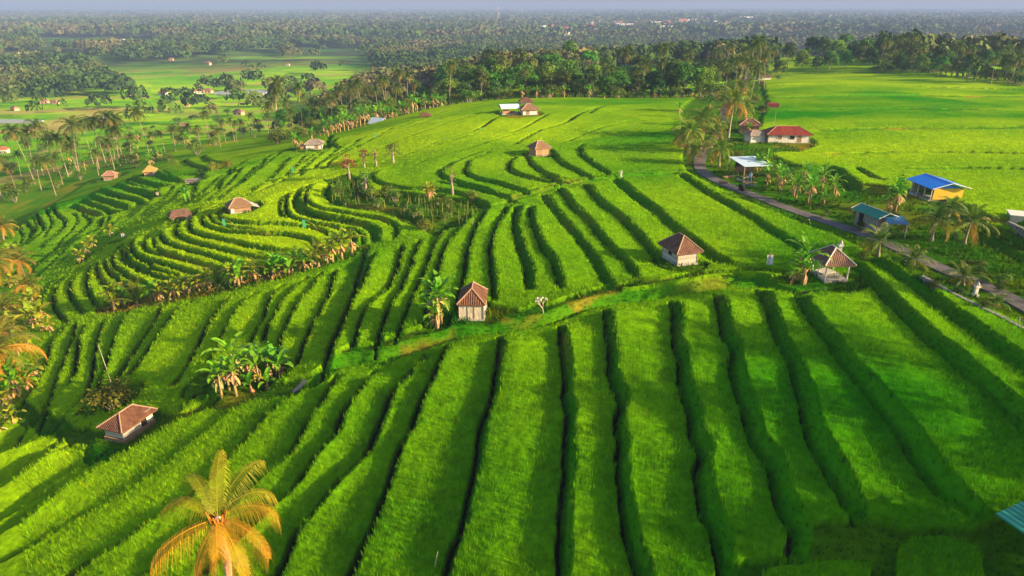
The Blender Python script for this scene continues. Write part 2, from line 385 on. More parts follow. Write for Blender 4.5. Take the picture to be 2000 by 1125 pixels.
def line_dist(W2, reach, r0, r1, c0, c1):
    """signed distance (left hand positive) and position along a world polyline inside a window"""
    x = GX[r0:r1, c0:c1]; y = GY[r0:r1, c0:c1]
    best = np.full(x.shape, 1e9); sg = np.zeros_like(x); par = np.zeros_like(x)
    seg = W2[1:] - W2[:-1]; L = np.hypot(seg[:, 0], seg[:, 1]); cum = np.concatenate([[0], np.cumsum(L)])
    nrm = np.stack([-seg[:, 1], seg[:, 0]], 1) / L[:, None]
    vn = np.vstack([nrm[:1], nrm[:-1] + nrm[1:], nrm[-1:]]); vn /= np.linalg.norm(vn, axis=1)[:, None] + 1e-9
    for i in range(len(seg)):
        a = W2[i]; b = W2[i + 1]
        q0, q1, k0, k1 = rowcol(min(a[0], b[0]) - reach, max(a[0], b[0]) + reach, min(a[1], b[1]) - reach, max(a[1], b[1]) + reach)
        q0 = max(q0, r0) - r0; q1 = min(q1, r1) - r0; k0 = max(k0, c0) - c0; k1 = min(k1, c1) - c0
        if q1 <= q0 or k1 <= k0: continue
        xs = x[q0:q1, k0:k1]; ys = y[q0:q1, k0:k1]
        t = np.clip(((xs - a[0]) * seg[i, 0] + (ys - a[1]) * seg[i, 1]) / (L[i] ** 2), 0, 1)
        dx = xs - (a[0] + t * seg[i, 0]); dy = ys - (a[1] + t * seg[i, 1]); d = np.hypot(dx, dy)
        nx = vn[i, 0] * (1 - t) + vn[i + 1, 0] * t; ny = vn[i, 1] * (1 - t) + vn[i + 1, 1] * t
        m = d < best[q0:q1, k0:k1]
        best[q0:q1, k0:k1] = np.where(m, d, best[q0:q1, k0:k1])
        sg[q0:q1, k0:k1] = np.where(m, np.where(dx * nx + dy * ny >= 0, 1, -1), sg[q0:q1, k0:k1])
        par[q0:q1, k0:k1] = np.where(m, cum[i] + t * L[i], par[q0:q1, k0:k1])
    return best, sg, par, cum[-1]
WL = []
for (pts, h, wb, Wd) in LINES:
    P0 = np.array([unproj(a, b, .3) for a, b in pts])
    W2 = catmull(P0); keep = [0]
    for i in range(1, len(W2)):
        if np.hypot(*(W2[i] - W2[keep[-1]])) > .05: keep.append(i)
    W2 = W2[keep]; WL.append(W2)
    reach = Wd + 1
    r0, r1, c0, c1 = rowcol(W2[:, 0].min() - reach, W2[:, 0].max() + reach, W2[:, 1].min() - reach, W2[:, 1].max() + reach)
    if r1 <= r0 or c1 <= c0: continue
    d, sg, par, Lt = line_dist(W2, reach, r0, r1, c0, c1)
    sl = (slice(r0, r1), slice(c0, c1))
    sd = d * sg + WOB[sl]
    end = np.minimum(par, Lt - par)
    # beyond the ends the step dies out
    tl = min(2.5, Lt * .3)
    tp = sstep(-.1, tl, end) * (d < reach)
    ramp = np.where(sd < 0, -1.0, np.where(sd > wb, 1.0, -1 + 2 * sstep(0, wb, sd)))
    OFF[sl] += tp * ramp * h * .5 * np.clip(1 - np.maximum(np.where(sd > 0, sd - wb, -sd), 0) / Wd, 0, 1)
    ins = (d < reach) & (end > .02)
    far = 1 + np.clip((GY[sl] - 120) / 150, 0, 1) * .6
    slw = (.24 if h > .45 else .15) * far
    RICE[sl] = np.where(ins & (sd > -slw) & (sd < wb * .92), 0, RICE[sl])
    BANK[sl] = np.where(ins & (sd > 0.0) & (sd < wb), 1, BANK[sl])
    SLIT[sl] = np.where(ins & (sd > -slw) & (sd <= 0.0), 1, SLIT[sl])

def wpoly(pts, dz=0): return np.array([unproj(a, b, dz) for a, b in pts])
def inpoly(x, y, P):
    ins = np.zeros(x.shape, bool); n = len(P)
    for i in range(n):
        x1, y1 = P[i]; x2, y2 = P[(i + 1) % n]
        if y1 == y2: continue
        c = ((y1 > y) != (y2 > y)) & (x < (x2 - x1) * (y - y1) / (y2 - y1) + x1); ins ^= c
    return ins
# areas: where rice stands (near hill)
hill = wpoly(pl("-700,1200 -700,620 -200,540 0,480 50,436 100,402 180,352 260,322 300,303 420,285 520,268 620,262 660,262 850,212 950,189 1150,186 1340,183 1500,128 1560,112 1700,118 1760,126 1830,135 1850,150 2100,168 2500,190 2600,1200"))
NX, NY = GX + 1.2 * fnoise(GX, GY, 6, 21, 2), GY + 1.2 * fnoise(GX, GY, 6, 22, 2)
INH = inpoly(GX, GY, hill)
noR = np.zeros_like(INH)
SCRUB = wpoly(pl("640,352 690,340 735,372 830,380 930,395 955,408 900,440 850,462 800,440 740,410 660,396"))
noR |= inpoly(NX, NY, SCRUB)
VERGE = wpoly(pl("1330,215 1395,160 1480,160 1500,200 1480,260 1600,285 1560,300 1500,300 1560,330 1640,335 1680,365 1760,372 1840,388 1900,424 1940,445 2080,500 2100,760 2000,660 1990,640 1900,600 1815,578 1760,540 1700,500 1640,470 1560,440 1450,395 1400,360 1335,330"))
noR |= inpoly(GX, GY, VERGE)
PADS = [(925, 625, 2.6), (1325, 520, 2.8), (1615, 550, 3.2), (1565, 560, 2.4), (255, 850, 3.4), (470, 412, 3.6), (355, 425, 3.0), (295, 342, 3.2), (215, 350, 4.5), (613, 292, 3.8), (1053, 305, 2.6), (1010, 225, 5.5), (850, 640, 1.8), (480, 745, 3.2), (420, 745, 2.6), (520, 735, 2.2), (840, 385, 2.2), (580, 292, 2.5), (220, 790, 2.6), (1050, 612, 1.0), (1535, 277, 5.5), (1495, 535, 1.0), (380, 358, 2.5)]
PADW = []
for (a, b, r) in PADS:
    x, y = unproj(a, b); PADW.append((x, y, r)); noR |= np.hypot(NX - x, NY - y) < r
# diagonal line of bananas and the grassy corner, the grass path on the long bund
for s, w in (("205,606 300,592 420,572 520,548 620,520 700,492", 1.5), ("240,470 190,490 160,515", 1.0), ("570,345 620,332 680,320", 1.6), ("690,700 795,676 925,632 1060,618 1185,577 1310,556 1400,540 1480,535 1600,550 1660,540", 1.0),
             ("1000,395 1037,377 1100,361 1155,350 1225,341 1325,336", .5), ("410,411 440,398 500,378 560,355", .5), ("30,800 120,845 230,870 330,835 430,790 520,770 600,750", 1.0)):
    W2 = catmull([unproj(a, b) for a, b in pl(s)]); r0, r1, c0, c1 = rowcol(W2[:, 0].min() - w - 1, W2[:, 0].max() + w + 1, W2[:, 1].min() - w - 1, W2[:, 1].max() + w + 1)
    d, _, _, _ = line_dist(W2, w + 1, r0, r1, c0, c1); noR[r0:r1, c0:c1] |= d < w + WOB[r0:r1, c0:c1] * 2
TRACK = wpoly(pl("1400,1160 1450,1110 1540,1105 1560,1060 1600,1035 1680,1030 1800,1045 1900,1042 1960,1015 2100,980 2200,1200"))
noR |= inpoly(GX, GY, TRACK) & ~inpoly(GX, GY, wpoly(pl("1745,1180 1752,1080 1780,1062 1840,1058 1910,1080 1925,1180")))
PATCH2 = inpoly(GX, GY, wpoly(pl("1440,1180 1500,1122 1620,1106 1700,1110 1690,1180")))
noR &= ~PATCH2
ROADW = catmull([unproj(a, b) for a, b in pl("2120,668 2000,598 1925,560 1850,530 1775,495 1700,463 1620,435 1540,408 1480,385 1420,362 1378,340 1366,322 1372,300 1390,275 1404,252 1412,232 1418,210 1435,180 1450,162 1458,152")], 6)
d, _, _, _ = line_dist(ROADW, 8, 0, nrow, 0, ncol)
ROADD = d; noR |= d < 2.6
OFF *= sstep(1.6, 3.6, d)
RICE = RICE * INH * (~noR)
RH = .52 - .17 * sstep(55, 90, GY)
# plateau crop is flatter
HT = HB + OFF
for (x, y, r) in PADW:      # level the hut yards
    r0, r1, c0, c1 = rowcol(x - 6, x + 6, y - 6, y + 6); sl = (slice(r0, r1), slice(c0, c1))
    dd = np.hypot(GX[sl] - x, GY[sl] - y); k = 1 - sstep(r * .7, r * 1.15, dd)
    if k.size == 0: continue
    lvl = HT[sl][dd < .6].mean() if (dd < .6).any() else HT[sl][np.unravel_index(dd.argmin(), dd.shape)]
    HT[sl] = HT[sl] * (1 - k) + lvl * k
GROUND = HT + .03 * fnoise(GX, GY, 1.2, 30, 2) * (GY < 250)
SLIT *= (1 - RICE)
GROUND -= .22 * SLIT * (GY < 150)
def ground(x, y):
    ly = math.log(max(y, 17.2)); r = (ly - L0) / DL1
    if r >= n1 - 1: r = n1 + (ly - (L0 + n1 * DL1)) / DL2
    c = (x / max(y, 17.2) - S0) / DS; r = min(max(r, 0), nrow - 1.01); c = min(max(c, 0), ncol - 1.01)
    i = int(r); j = int(c); a = r - i; b = c - j
    return float((GROUND[i, j] * (1 - b) + GROUND[i, j + 1] * b) * (1 - a) + (GROUND[i + 1, j] * (1 - b) + GROUND[i + 1, j + 1] * b) * a)
def at(px, py, dz=0):
    x, y = unproj(px, py, dz, ground); return Vector((x, y, ground(x, y)))
# surface of the sheet: ground plus the closed top of the crop
near = GY < 430
cropw = RICE * RH * (1 - .22 * (1 - sstep(60, 95, GY)))
SURF = GROUND + cropw * (1 + .16 * fnoise(GX, GY, .55, 40, 2) * (GY < 160) + .10 * fnoise(GX, GY, 2.5, 41, 2))
# ---------------- colours (plants and soil; right foreground green also deepened for tree shade)
YC = [(1560,130,0.85),(1560,150,0.80),(1560,165,0.75),(1560,178,0.30),(1560,192,0.95),(1560,206,0.25),(1560,225,0.20),(1560,242,0.30),(1560,262,0.75),(1560,285,1.00),(1560,320,0.60),(1700,130,0.85),(1700,150,0.80),(1700,165,0.75),(1700,178,0.30),(1700,192,0.95),(1700,206,0.25),(1700,225,0.20),(1700,242,0.30),(1700,262,0.75),(1700,285,1.00),(1700,320,0.60),(1850,130,0.85),(1850,150,0.80),(1850,165,0.75),(1850,178,0.30),(1850,192,0.95),(1850,206,0.25),(1850,225,0.20),(1850,242,0.30),(1850,262,0.75),(1850,285,1.00),(1850,320,0.60),(2000,130,0.85),(2000,150,0.80),(2000,165,0.75),(2000,178,0.30),(2000,192,0.95),(2000,206,0.25),(2000,225,0.20),(2000,242,0.30),(2000,262,0.75),(2000,285,1.00),(2000,320,0.60),(1000,250,.85),(800,280,.85),(1150,230,.7),(1250,270,.35),(620,270,.75),(500,300,.6),(900,220,.8),(1250,200,.6),(1700,170,.75),(1900,170,.7),(1600,130,.75),(1700,215,.3),(1900,230,.3),(1800,285,.8),(1950,300,.75),(1600,330,.55),(1900,380,.5),(1390,165,.8),
 (450,420,1.0),(560,395,1.0),(350,490,.9),(600,450,.95),(270,500,.6),(700,400,.6),(900,320,.3),(950,350,.3),(1100,320,.3),(1200,310,.25),(1350,420,.45),(1400,450,.5),(1150,420,.3),(1250,400,.3),(1100,500,.25),(900,500,.25),(300,350,.3),(250,380,.3),(120,440,.35),(200,420,.35),(450,340,.3),
 (650,600,.35),(450,640,.4),(200,680,.25),(300,900,.35),(150,980,.4),(100,900,.5),(600,850,.15),(760,950,.25),(800,1050,.1),(1000,800,.1),(1000,1000,.05),(1250,700,.1),(1300,950,.0),(1500,800,.0),(1700,650,.15),(1700,800,.0),(1900,750,.0),(1900,900,.0),(1850,560,.2),(1400,1050,0),(850,700,.15),(500,1000,.15),(300,1060,.3),(700,500,.2),(0,550,.3),(1550,500,.1)]
YP = np.array([(*unproj(a, b), c) for a, b, c in YC])
LYP = np.stack([YP[:, 0] / YP[:, 1] * 2.2, np.log(YP[:, 1]) * 1.6], 1)
def yellowness(x, y):
    u = x / y * 2.2; v = np.log(y) * 1.6; n = 0; dsum = 0
    for k in range(len(YP)):
        w = 1 / ((u - LYP[k, 0]) ** 2 + (v - LYP[k, 1]) ** 2 + .004) ** 1.6; n = n + w * YP[k, 2]; dsum = dsum + w
    return n / dsum
def lerp3(a, b, t): return a * (1 - t[..., None]) + b * t[..., None]
g_deep = np.array([.022, .185, .001]); g_yel = np.array([.275, .43, .001]); 
g_bank = np.array([.045, .25, .001]); g_soil = np.array([.050, .040, .018]); g_dry = np.array([.26, .17, .02]); g_verge = np.array([.085, .165, .004]); g_base = np.array([.026, .14, .002])
def plots(ax, ay, sd):
    wx = GX + 9 * fnoise(GX, GY, 60, sd, 2); wy = GY + 9 * fnoise(GX, GY, 60, sd + 1, 2)
    u = np.floor((wx * .86 + wy * .5) / ax); v = np.floor((-wx * .5 + wy * .86) / ay + .37 * u); t = np.sin(u * 127.1 + v * 311.7 + sd) * 43758.5453
    return t - np.floor(t)
PLOT = plots(34, 13, 3)
YN = np.clip((PLOT - .5) * .42 * sstep(115, 150, GY) + yellowness(GX, GY) * .95 + .07 + (.13 * (1 - sstep(60, 110, GY)) * (1 - .45 * sstep(3, 16, GX))) + .42 * fnoise(GX * .22, GY, 16, 58, 3) * sstep(95, 150, GY) - .10 * sstep(95, 150, GY) + .16 * fnoise(GX, GY, 14, 50, 3) * (1 + GY / 200), 0, 1)  # yellow cut back on the near right fields, imitating tree shade in the colour
COLR = lerp3(g_deep, g_yel, YN)
COLR *= (1 + .22 * fnoise(GX, GY, .8, 51, 3)[..., None] * (GY < 250)[..., None])
grass = lerp3(g_base, g_verge, np.clip(.5 + .8 * fnoise(GX, GY, 3, 52, 3), 0, 1))
dry = np.clip(fnoise(GX, GY, 9, 53, 3) * 2.4 - .3, 0, 1) * np.clip(YN * 1.5, .12, 1) * np.where(ROADD < 16, .25, 1)
grass = lerp3(grass, np.broadcast_to(g_dry, grass.shape), dry)
CC = lerp3(grass, COLR, RICE)
bk = lerp3(np.broadcast_to(g_bank, grass.shape), grass, np.clip(YN * 1.6, 0, .9))
CC = lerp3(CC, bk, BANK * (1 - RICE))
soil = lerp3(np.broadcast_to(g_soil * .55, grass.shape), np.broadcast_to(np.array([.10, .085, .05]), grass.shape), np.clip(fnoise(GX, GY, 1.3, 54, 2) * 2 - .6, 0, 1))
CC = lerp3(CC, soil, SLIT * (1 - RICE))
# brown dry banks here and there
for s, w in (("680,404 780,414", 1.1), ("610,330 670,322 600,345", 1.6), ("640,424 720,434", .8), ("790,685 830,676 880,660", .6), ("960,630 1010,634 1050,625", .45), ("1120,600 1220,572", .4), ("1245,552 1300,548", 1.1), ("300,490 400,520 440,528", .8), ("190,520 200,550", 1.0), ("160,405 200,420", 1.4), ("960,615 1000,612", .9)):
    W2 = catmull([unproj(a, b) for a, b in pl(s)]); r0, r1, c0, c1 = rowcol(W2[:, 0].min() - 4, W2[:, 0].max() + 4, W2[:, 1].min() - 4, W2[:, 1].max() + 4)
    d, _, _, _ = line_dist(W2, w + 2, r0, r1, c0, c1); sl = (slice(r0, r1), slice(c0, c1))
    k = (1 - sstep(w * .2, w * 1.3, d + 4 * WOB[sl])) * (1 - RICE[sl]) * .62 * np.clip(.65 + .9 * fnoise(GX[sl], GY[sl], 1.1, 57, 2), 0, 1)
    CC[sl] = lerp3(CC[sl], np.broadcast_to(g_dry, CC[sl].shape), k)
sc = inpoly(NX, NY, SCRUB); CC[sc] = CC[sc] * .7 + np.array([.05, .11, .01]) * .3
# far country
FCG = 1.3
far = (~INH) & (GY > 90)
fn = fnoise(GX, GY, 60, 60, 3); fn2 = fnoise(GX, GY, 140, 61, 3)
FC = lerp3(np.array([.045, .26, .002]), np.array([.27, .44, .003]), np.clip(.5 + .8 * fn2 + (PLOT - .5) * .7, 0, 1))
FC = lerp3(FC, np.broadcast_to(np.array([.34, .24, .08]), FC.shape), np.clip(np.clip(fn * 3.2 - 1.15, 0, .8) + .75 * (PLOT > .90), 0, .85))
rowsn = np.sin((GX * .25 + GY) / 5.0 + fn * 6); FC *= (1 + .10 * rowsn * (GY < 900))[..., None]
wood = sstep(650, 1100, np.hypot(GX, GY)); 
FC = lerp3(FC, np.broadcast_to(np.array([.035, .055, .022]), FC.shape), np.clip(wood * (.9 + fn), 0, .93))
slope_g = far & (np.hypot(GX, GY) < 300)
CC[far] = FC[far] * FCG
k = (1 - sstep(210, 300, np.hypot(GX, GY)))[far]
CC[far] = CC[far] * (1 - .75 * k[:, None]) + (grass[far] * np.array([2.2, 1.4, 2.0])) * .75 * k[:, None]

def make_sheet():
    me = bpy.data.meshes.new('terrain'); nv = nrow * ncol
    co = np.stack([GX, GY, SURF], -1).reshape(-1, 3).astype(np.float32)
    idx = np.arange(nv).reshape(nrow, ncol); q = np.stack([idx[:-1, :-1], idx[:-1, 1:], idx[1:, 1:], idx[1:, :-1]], -1).reshape(-1, 4)
    me.vertices.add(nv); me.vertices.foreach_set('co', co.ravel())
    me.loops.add(q.size); me.loops.foreach_set('vertex_index', q.ravel().astype(np.int32))
    me.polygons.add(len(q)); me.polygons.foreach_set('loop_start', (np.arange(len(q)) * 4).astype(np.int32)); me.polygons.foreach_set('loop_total', np.full(len(q), 4, np.int32))
    me.update(calc_edges=True)
    a = me.color_attributes.new('col', 'FLOAT_COLOR', 'POINT')
    a.data.foreach_set('color', np.concatenate([np.clip(CC.reshape(-1, 3), 0, 1), np.ones((nv, 1))], 1).astype(np.float32).ravel())
    me.polygons.foreach_set('use_smooth', np.ones(len(q), bool))
    m = mat('land', attr='col', rough=1.0, noise=.22, nscale=2.2, bump=.5, bscale=3.5, spec=.0)
    me.materials.append(m); return me
terrain = add_mesh('terrain', make_sheet()); tag(terrain, kind='structure')

# road
def road():
    b = MB(); V = []; cum = 0
    n = len(ROADW)
    for i in range(n):
        a = ROADW[max(i - 1, 0)]; c = ROADW[min(i + 1, n - 1)]; t = (c - a) / np.hypot(*(c - a)); nn = np.array([-t[1], t[0]])
        for k in (-.98, -.94, -.4, .4, .94, .98):
            p = ROADW[i] + nn * k; z = ground(*ROADW[i]) + .10 - (.12 if abs(k) > .96 else 0)
            V.append((p[0], p[1], z))
    F = [(i * 6 + j, i * 6 + j + 1, (i + 1) * 6 + j + 1, (i + 1) * 6 + j) for i in range(n - 1) for j in range(5)]
    b.grid(V, F); o = b.build('road', mat('asphalt', (.115, .10, .10), .9, noise=.5, nscale=.5, bump=.15), smooth=False); tag(o, kind='structure')
road()
# ------------------------------------------------------------------ plants
rnd = random.Random(7); nr = np.random.default_rng(11)
M_frond = mat('frond', attr='col', rough=.55, spec=.25, translucent=.30, objrand=.35)
M_leaf = mat('leaf', attr='col', rough=.6, spec=.2, translucent=.22, objrand=.8)
M_ban = mat('banana_leaf', attr='col', rough=.5, spec=.3, translucent=.30, objrand=.3)
M_bark = mat('palm_bark', (.34, .27, .18), .9, noise=.3, nscale=6, bump=.5, bscale=12, objrand=.4)
M_bark2 = mat('tree_bark', (.30, .25, .18), .9, noise=.3, nscale=4, bump=.4, objrand=.5)
M_tuft = mat('rice_blades', attr='col', rough=.8, spec=.03, translucent=.35)
M_dry = mat('dry_leaf', attr='col', rough=.9, spec=.05, translucent=.15)

def bake(verts, faces_n, cols, name, m):
    """verts (n,k,3) polygons of k corners with one colour each"""
    n, k, _ = verts.shape; me = bpy.data.meshes.new(name)
    me.vertices.add(n * k); me.vertices.foreach_set('co', verts.astype(np.float32).ravel())
    me.loops.add(n * k); me.loops.foreach_set('vertex_index', np.arange(n * k, dtype=np.int32))
    me.polygons.add(n); me.polygons.foreach_set('loop_start', (np.arange(n) * k).astype(np.int32)); me.polygons.foreach_set('loop_total', np.full(n, k, np.int32))
    me.update(calc_edges=True); a = me.color_attributes.new('col', 'FLOAT_COLOR', 'POINT')
    c = np.repeat(np.clip(cols, 0, 1), k, axis=0) if cols.ndim == 2 else np.clip(cols, 0, 1).reshape(-1, 3)
    a.data.foreach_set('color', np.concatenate([c, np.ones((n * k, 1))], 1).astype(np.float32).ravel())
    me.materials.append(m); return me

# --- rice: many small tufts of blades standing in the fields
def gsample(A, x, y):
    ly = np.log(np.maximum(y, 17.2)); r = np.where(ly < L0 + n1 * DL1, (ly - L0) / DL1, n1 + (ly - L0 - n1 * DL1) / DL2)
    c = (x / y - S0) / DS; r = np.clip(np.rint(r).astype(int), 0, nrow - 1); c = np.clip(np.rint(c).astype(int), 0, ncol - 1); return A[r, c]
def tufts(y0, y1, sp, nb, hgt, wid, spread, seed, maskA, colA, m, name, lim=.80, base=.1, tipmul=1.5, rows=False):
    g = np.random.default_rng(seed); xs = []; ys = []
    ny = int((y1 - y0) / sp)
    for i in range(ny):
        y = y0 + i * sp; w = y * lim + 4; n = int(2 * w / sp); x = -w + sp * np.arange(n) * 1.0 + (0 if rows else (i % 2) * sp / 2); xs.append(x); ys.append(np.full(n, y))
    x = np.concatenate(xs); y = np.concatenate(ys); x = x + g.normal(0, sp * (.10 if rows else .22), len(x)) + (.10 * np.sin(y * .35) if rows else 0); y = y + g.normal(0, sp * .25, len(x))
    k = gsample(maskA, x, y) > .5; x = x[k]; y = y[k]; n = len(x)
    z = gsample(GROUND, x, y); c = gsample(colA, x, y) * g.uniform(.6, 1.4, (n, 1))
    hs = hgt * g.uniform(.8, 1.15, n) * (1 + .15 * fnoise(x, y, 3, 71, 2))
    yel = g.random(n) < .05
    c[yel] = c[yel] * np.array([1.7, 1.1, .8])
    V = np.zeros((n, nb, 3, 3)); ang = g.uniform(0, 2 * math.pi, (n, nb)); rr = g.uniform(.3, 1, (n, nb)) * spread
    dx = np.cos(ang); dy = np.sin(ang); bx = x[:, None] + dx * rr * .35; by = y[:, None] + dy * rr * .35
    h = hs[:, None] * g.uniform(.7, 1.1, (n, nb)); zb = z[:, None] + base
    V[..., 0, 0] = bx - dy * wid; V[..., 0, 1] = by + dx * wid; V[..., 0, 2] = zb
    V[..., 1, 0] = bx + dy * wid; V[..., 1, 1] = by - dx * wid; V[..., 1, 2] = zb
    V[..., 2, 0] = bx + dx * rr; V[..., 2, 1] = by + dy * rr; V[..., 2, 2] = z[:, None] + h
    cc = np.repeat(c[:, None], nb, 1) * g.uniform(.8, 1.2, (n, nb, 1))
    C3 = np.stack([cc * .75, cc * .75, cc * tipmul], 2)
    return bake(V.reshape(-1, 3, 3), 3, C3.reshape(-1, 3, 3), name, m)
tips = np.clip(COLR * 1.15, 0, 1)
def stuff(me, name, label, cat):
    o = add_mesh(name, me); tag(o, label, cat, kind='stuff'); return o
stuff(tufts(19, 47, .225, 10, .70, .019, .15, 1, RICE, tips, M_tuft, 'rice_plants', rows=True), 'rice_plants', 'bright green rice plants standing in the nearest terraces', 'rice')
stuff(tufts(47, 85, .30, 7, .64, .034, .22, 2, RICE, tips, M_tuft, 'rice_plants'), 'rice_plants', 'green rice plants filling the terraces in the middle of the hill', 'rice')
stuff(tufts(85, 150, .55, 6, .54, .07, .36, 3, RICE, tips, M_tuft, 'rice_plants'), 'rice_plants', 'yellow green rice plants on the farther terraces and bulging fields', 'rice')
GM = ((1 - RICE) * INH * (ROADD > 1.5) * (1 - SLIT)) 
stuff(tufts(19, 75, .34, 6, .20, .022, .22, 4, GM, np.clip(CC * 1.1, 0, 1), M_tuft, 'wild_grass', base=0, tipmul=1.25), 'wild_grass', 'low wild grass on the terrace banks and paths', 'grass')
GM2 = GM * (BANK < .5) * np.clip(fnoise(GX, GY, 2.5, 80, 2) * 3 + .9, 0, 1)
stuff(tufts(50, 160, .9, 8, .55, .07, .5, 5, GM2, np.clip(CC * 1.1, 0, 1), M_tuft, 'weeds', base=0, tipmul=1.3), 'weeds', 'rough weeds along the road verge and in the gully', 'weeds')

# --- palms
def frond(out, o, az, el, L, droop, nl, ll, col, tipcol, near=False, wid=.03, rnd=rnd, hang=.45):
    """out: (rachis MB, leaflets list)"""
    p = Vector(o); pts = [p.copy()]; steps = 12; e = el; dirs = []
    for k in range(steps):
        d = Vector((math.cos(az) * math.cos(e), math.sin(az) * math.cos(e), math.sin(e))); dirs.append(d)
        p = p + d * (L / steps); pts.append(p.copy()); e -= droop / steps * (.5 + 1.1 * k / steps)
        az += rnd.uniform(-.02, .02)
    dirs.append(d)
    out[0].tube(pts, [.024 * (1 - .8 * k / steps) * (1 if near else 1.8) for k in range(steps + 1)], 4 if near else 3, c=(col[0] * 1.2, col[1] * 1.1, col[2]), cap=False)
    for i in range(nl):
        s = .10 + .90 * (i + .5) / nl; k = min(int(s * steps), steps - 1); t = s * steps - k
        b = pts[k].lerp(pts[k + 1], t); d = dirs[k]; side0 = d.cross(Vector((0, 0, 1)));
        if side0.length < .05: side0 = Vector((-math.sin(az), math.cos(az), 0))
        side0.normalize(); up = side0.cross(d).normalized()
        prof = math.sin(math.pi * min(1, .14 + .80 * s)) ** .65
        l = ll * prof * rnd.uniform(.85, 1.1)
        for sg in (-1, 1):
            dv = (side0 * sg * .80 + d * (.40 + .5 * s) + up * .15); dv.normalize()
            mid = b + dv * l * .5 + Vector((0, 0, -hang * .12 * l)); tip = b + dv * l * .93 + Vector((0, 0, -hang * l * rnd.uniform(.7, 1.3)))
            w = d * wid
            c = [a * (1 - s * .7) + q * s * .7 for a, q in zip(col, tipcol)]; f = rnd.uniform(.75, 1.25); c = tuple(q * f for q in c)
            out[1].face([b - w, b + w, mid + w * .9, mid - w * .9], c); out[1].face([mid - w * .9, mid + w * .9, tip], c)
def palm_meshes(seed, H=11, nf=22, L=3.2, droop=1.9, nl=16, ll=.8, wid=.055, near=False, lean=.8, tr=.16, green=(.07, .15, .012), old=(.22, .16, .02), oldfrac=.3, coconuts=True, elmax=1.35):
    g = random.Random(seed); tb = MB(); n = 9; a = g.uniform(0, 6.28)
    pts = [Vector((math.cos(a) * lean * ((k / n) ** 1.6 - 1), math.sin(a) * lean * ((k / n) ** 1.6 - 1), H * k / n - (.4 if k == 0 else 0))) for k in range(n + 1)]
    rr = [tr * (1.5 - .75 * min(1, k / 2.5) - .18 * k / n) for k in range(n + 1)]; rr[0] = tr * 1.7
    tb.tube(pts, rr, 8)
    rb = MB(); lb = MB(); top = Vector((0, 0, H))
    for i in range(nf):
        t = (i + g.uniform(-.3, .3)) / nf; el = elmax - t * (elmax + .35); az = i * 2.39996 + g.uniform(-.25, .25)
        o = t > 1 - oldfrac; col = old if o and g.random() < .8 else green; f = g.uniform(.8, 1.2)
        col = tuple(q * f for q in col); tip = tuple(x + (y - x) * g.uniform(.1, .6) for x, y in zip(col, old))
        frond((lb, lb), top + Vector((0, 0, -.25 * t)), az, el, L * g.uniform(.85, 1.08) * (.8 if t < .12 else 1), droop * (.7 + .5 * t) * g.uniform(.85, 1.15), nl, ll, col, tip, near, wid, g, hang=.35 + .6 * t)
    parts = [('trunk', tb.mesh('trunk', M_bark, True)), ('crown', lb.mesh('crown', M_frond))]
    if coconuts:
        cb = MB()
        for i in range(7):
            q = i * .9; c = Vector((math.cos(q) * .24, math.sin(q) * .24, H - .3 - .12 * (i % 2)))
            cb.tube([c + Vector((0, 0, .13)), c + Vector((0, 0, .07)), c, c - Vector((0, 0, .09)), c - Vector((0, 0, .13))], [.02, .10, .125, .09, .02], 6)
        parts.append(('coconuts', cb.mesh('coconuts', M_coco, True)))
    return parts
M_coco = mat('coconut', (.30, .16, .03), .6)
def place(parts, name, loc, rz=0, s=1, label=None, cat=None, group=None, sz=None):
    r = empty(name, loc, rz, s)
    if sz: r.scale = (s, s, s * sz)
    tag(r, label, cat, group)
    for (n, me) in parts: add_mesh(n, me, r)
    return r
def banana_leaf(lb, o, az, el, L, Wd, droop, col, g, torn=False):
    p = Vector(o); e = el; steps = 9; pts = []; ds = []
    for k in range(steps + 1):
        d = Vector((math.cos(az) * math.cos(e), math.sin(az) * math.cos(e), math.sin(e))); pts.append(p.copy()); ds.append(d)
        p = p + d * (L / steps); e -= droop / steps * (.3 + 1.4 * k / steps)
    prev = None
    for k in range(steps + 1):
        s = k / steps; w = Wd * (.04 if s < .14 else math.sin(math.pi * min(1, .10 + .9 * (s - .14) / .86)) ** .55) * .5
        if k == steps: w = .02
        d = ds[k]; sd = d.cross(Vector((0, 0, 1)));
        if sd.length < .05: sd = Vector((-math.sin(az), math.cos(az), 0))
        sd.normalize(); up = sd.cross(d).normalized(); j = g.uniform(-.12, .12) * w if torn else 0
        cur = (pts[k] + sd * w + up * (.28 * w + j), pts[k], pts[k] - sd * w + up * (.28 * w - j))
        if prev and not (torn and g.random() < .15):
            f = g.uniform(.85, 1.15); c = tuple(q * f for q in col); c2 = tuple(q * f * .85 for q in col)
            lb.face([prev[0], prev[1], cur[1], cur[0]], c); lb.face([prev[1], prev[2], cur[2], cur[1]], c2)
        prev = cur
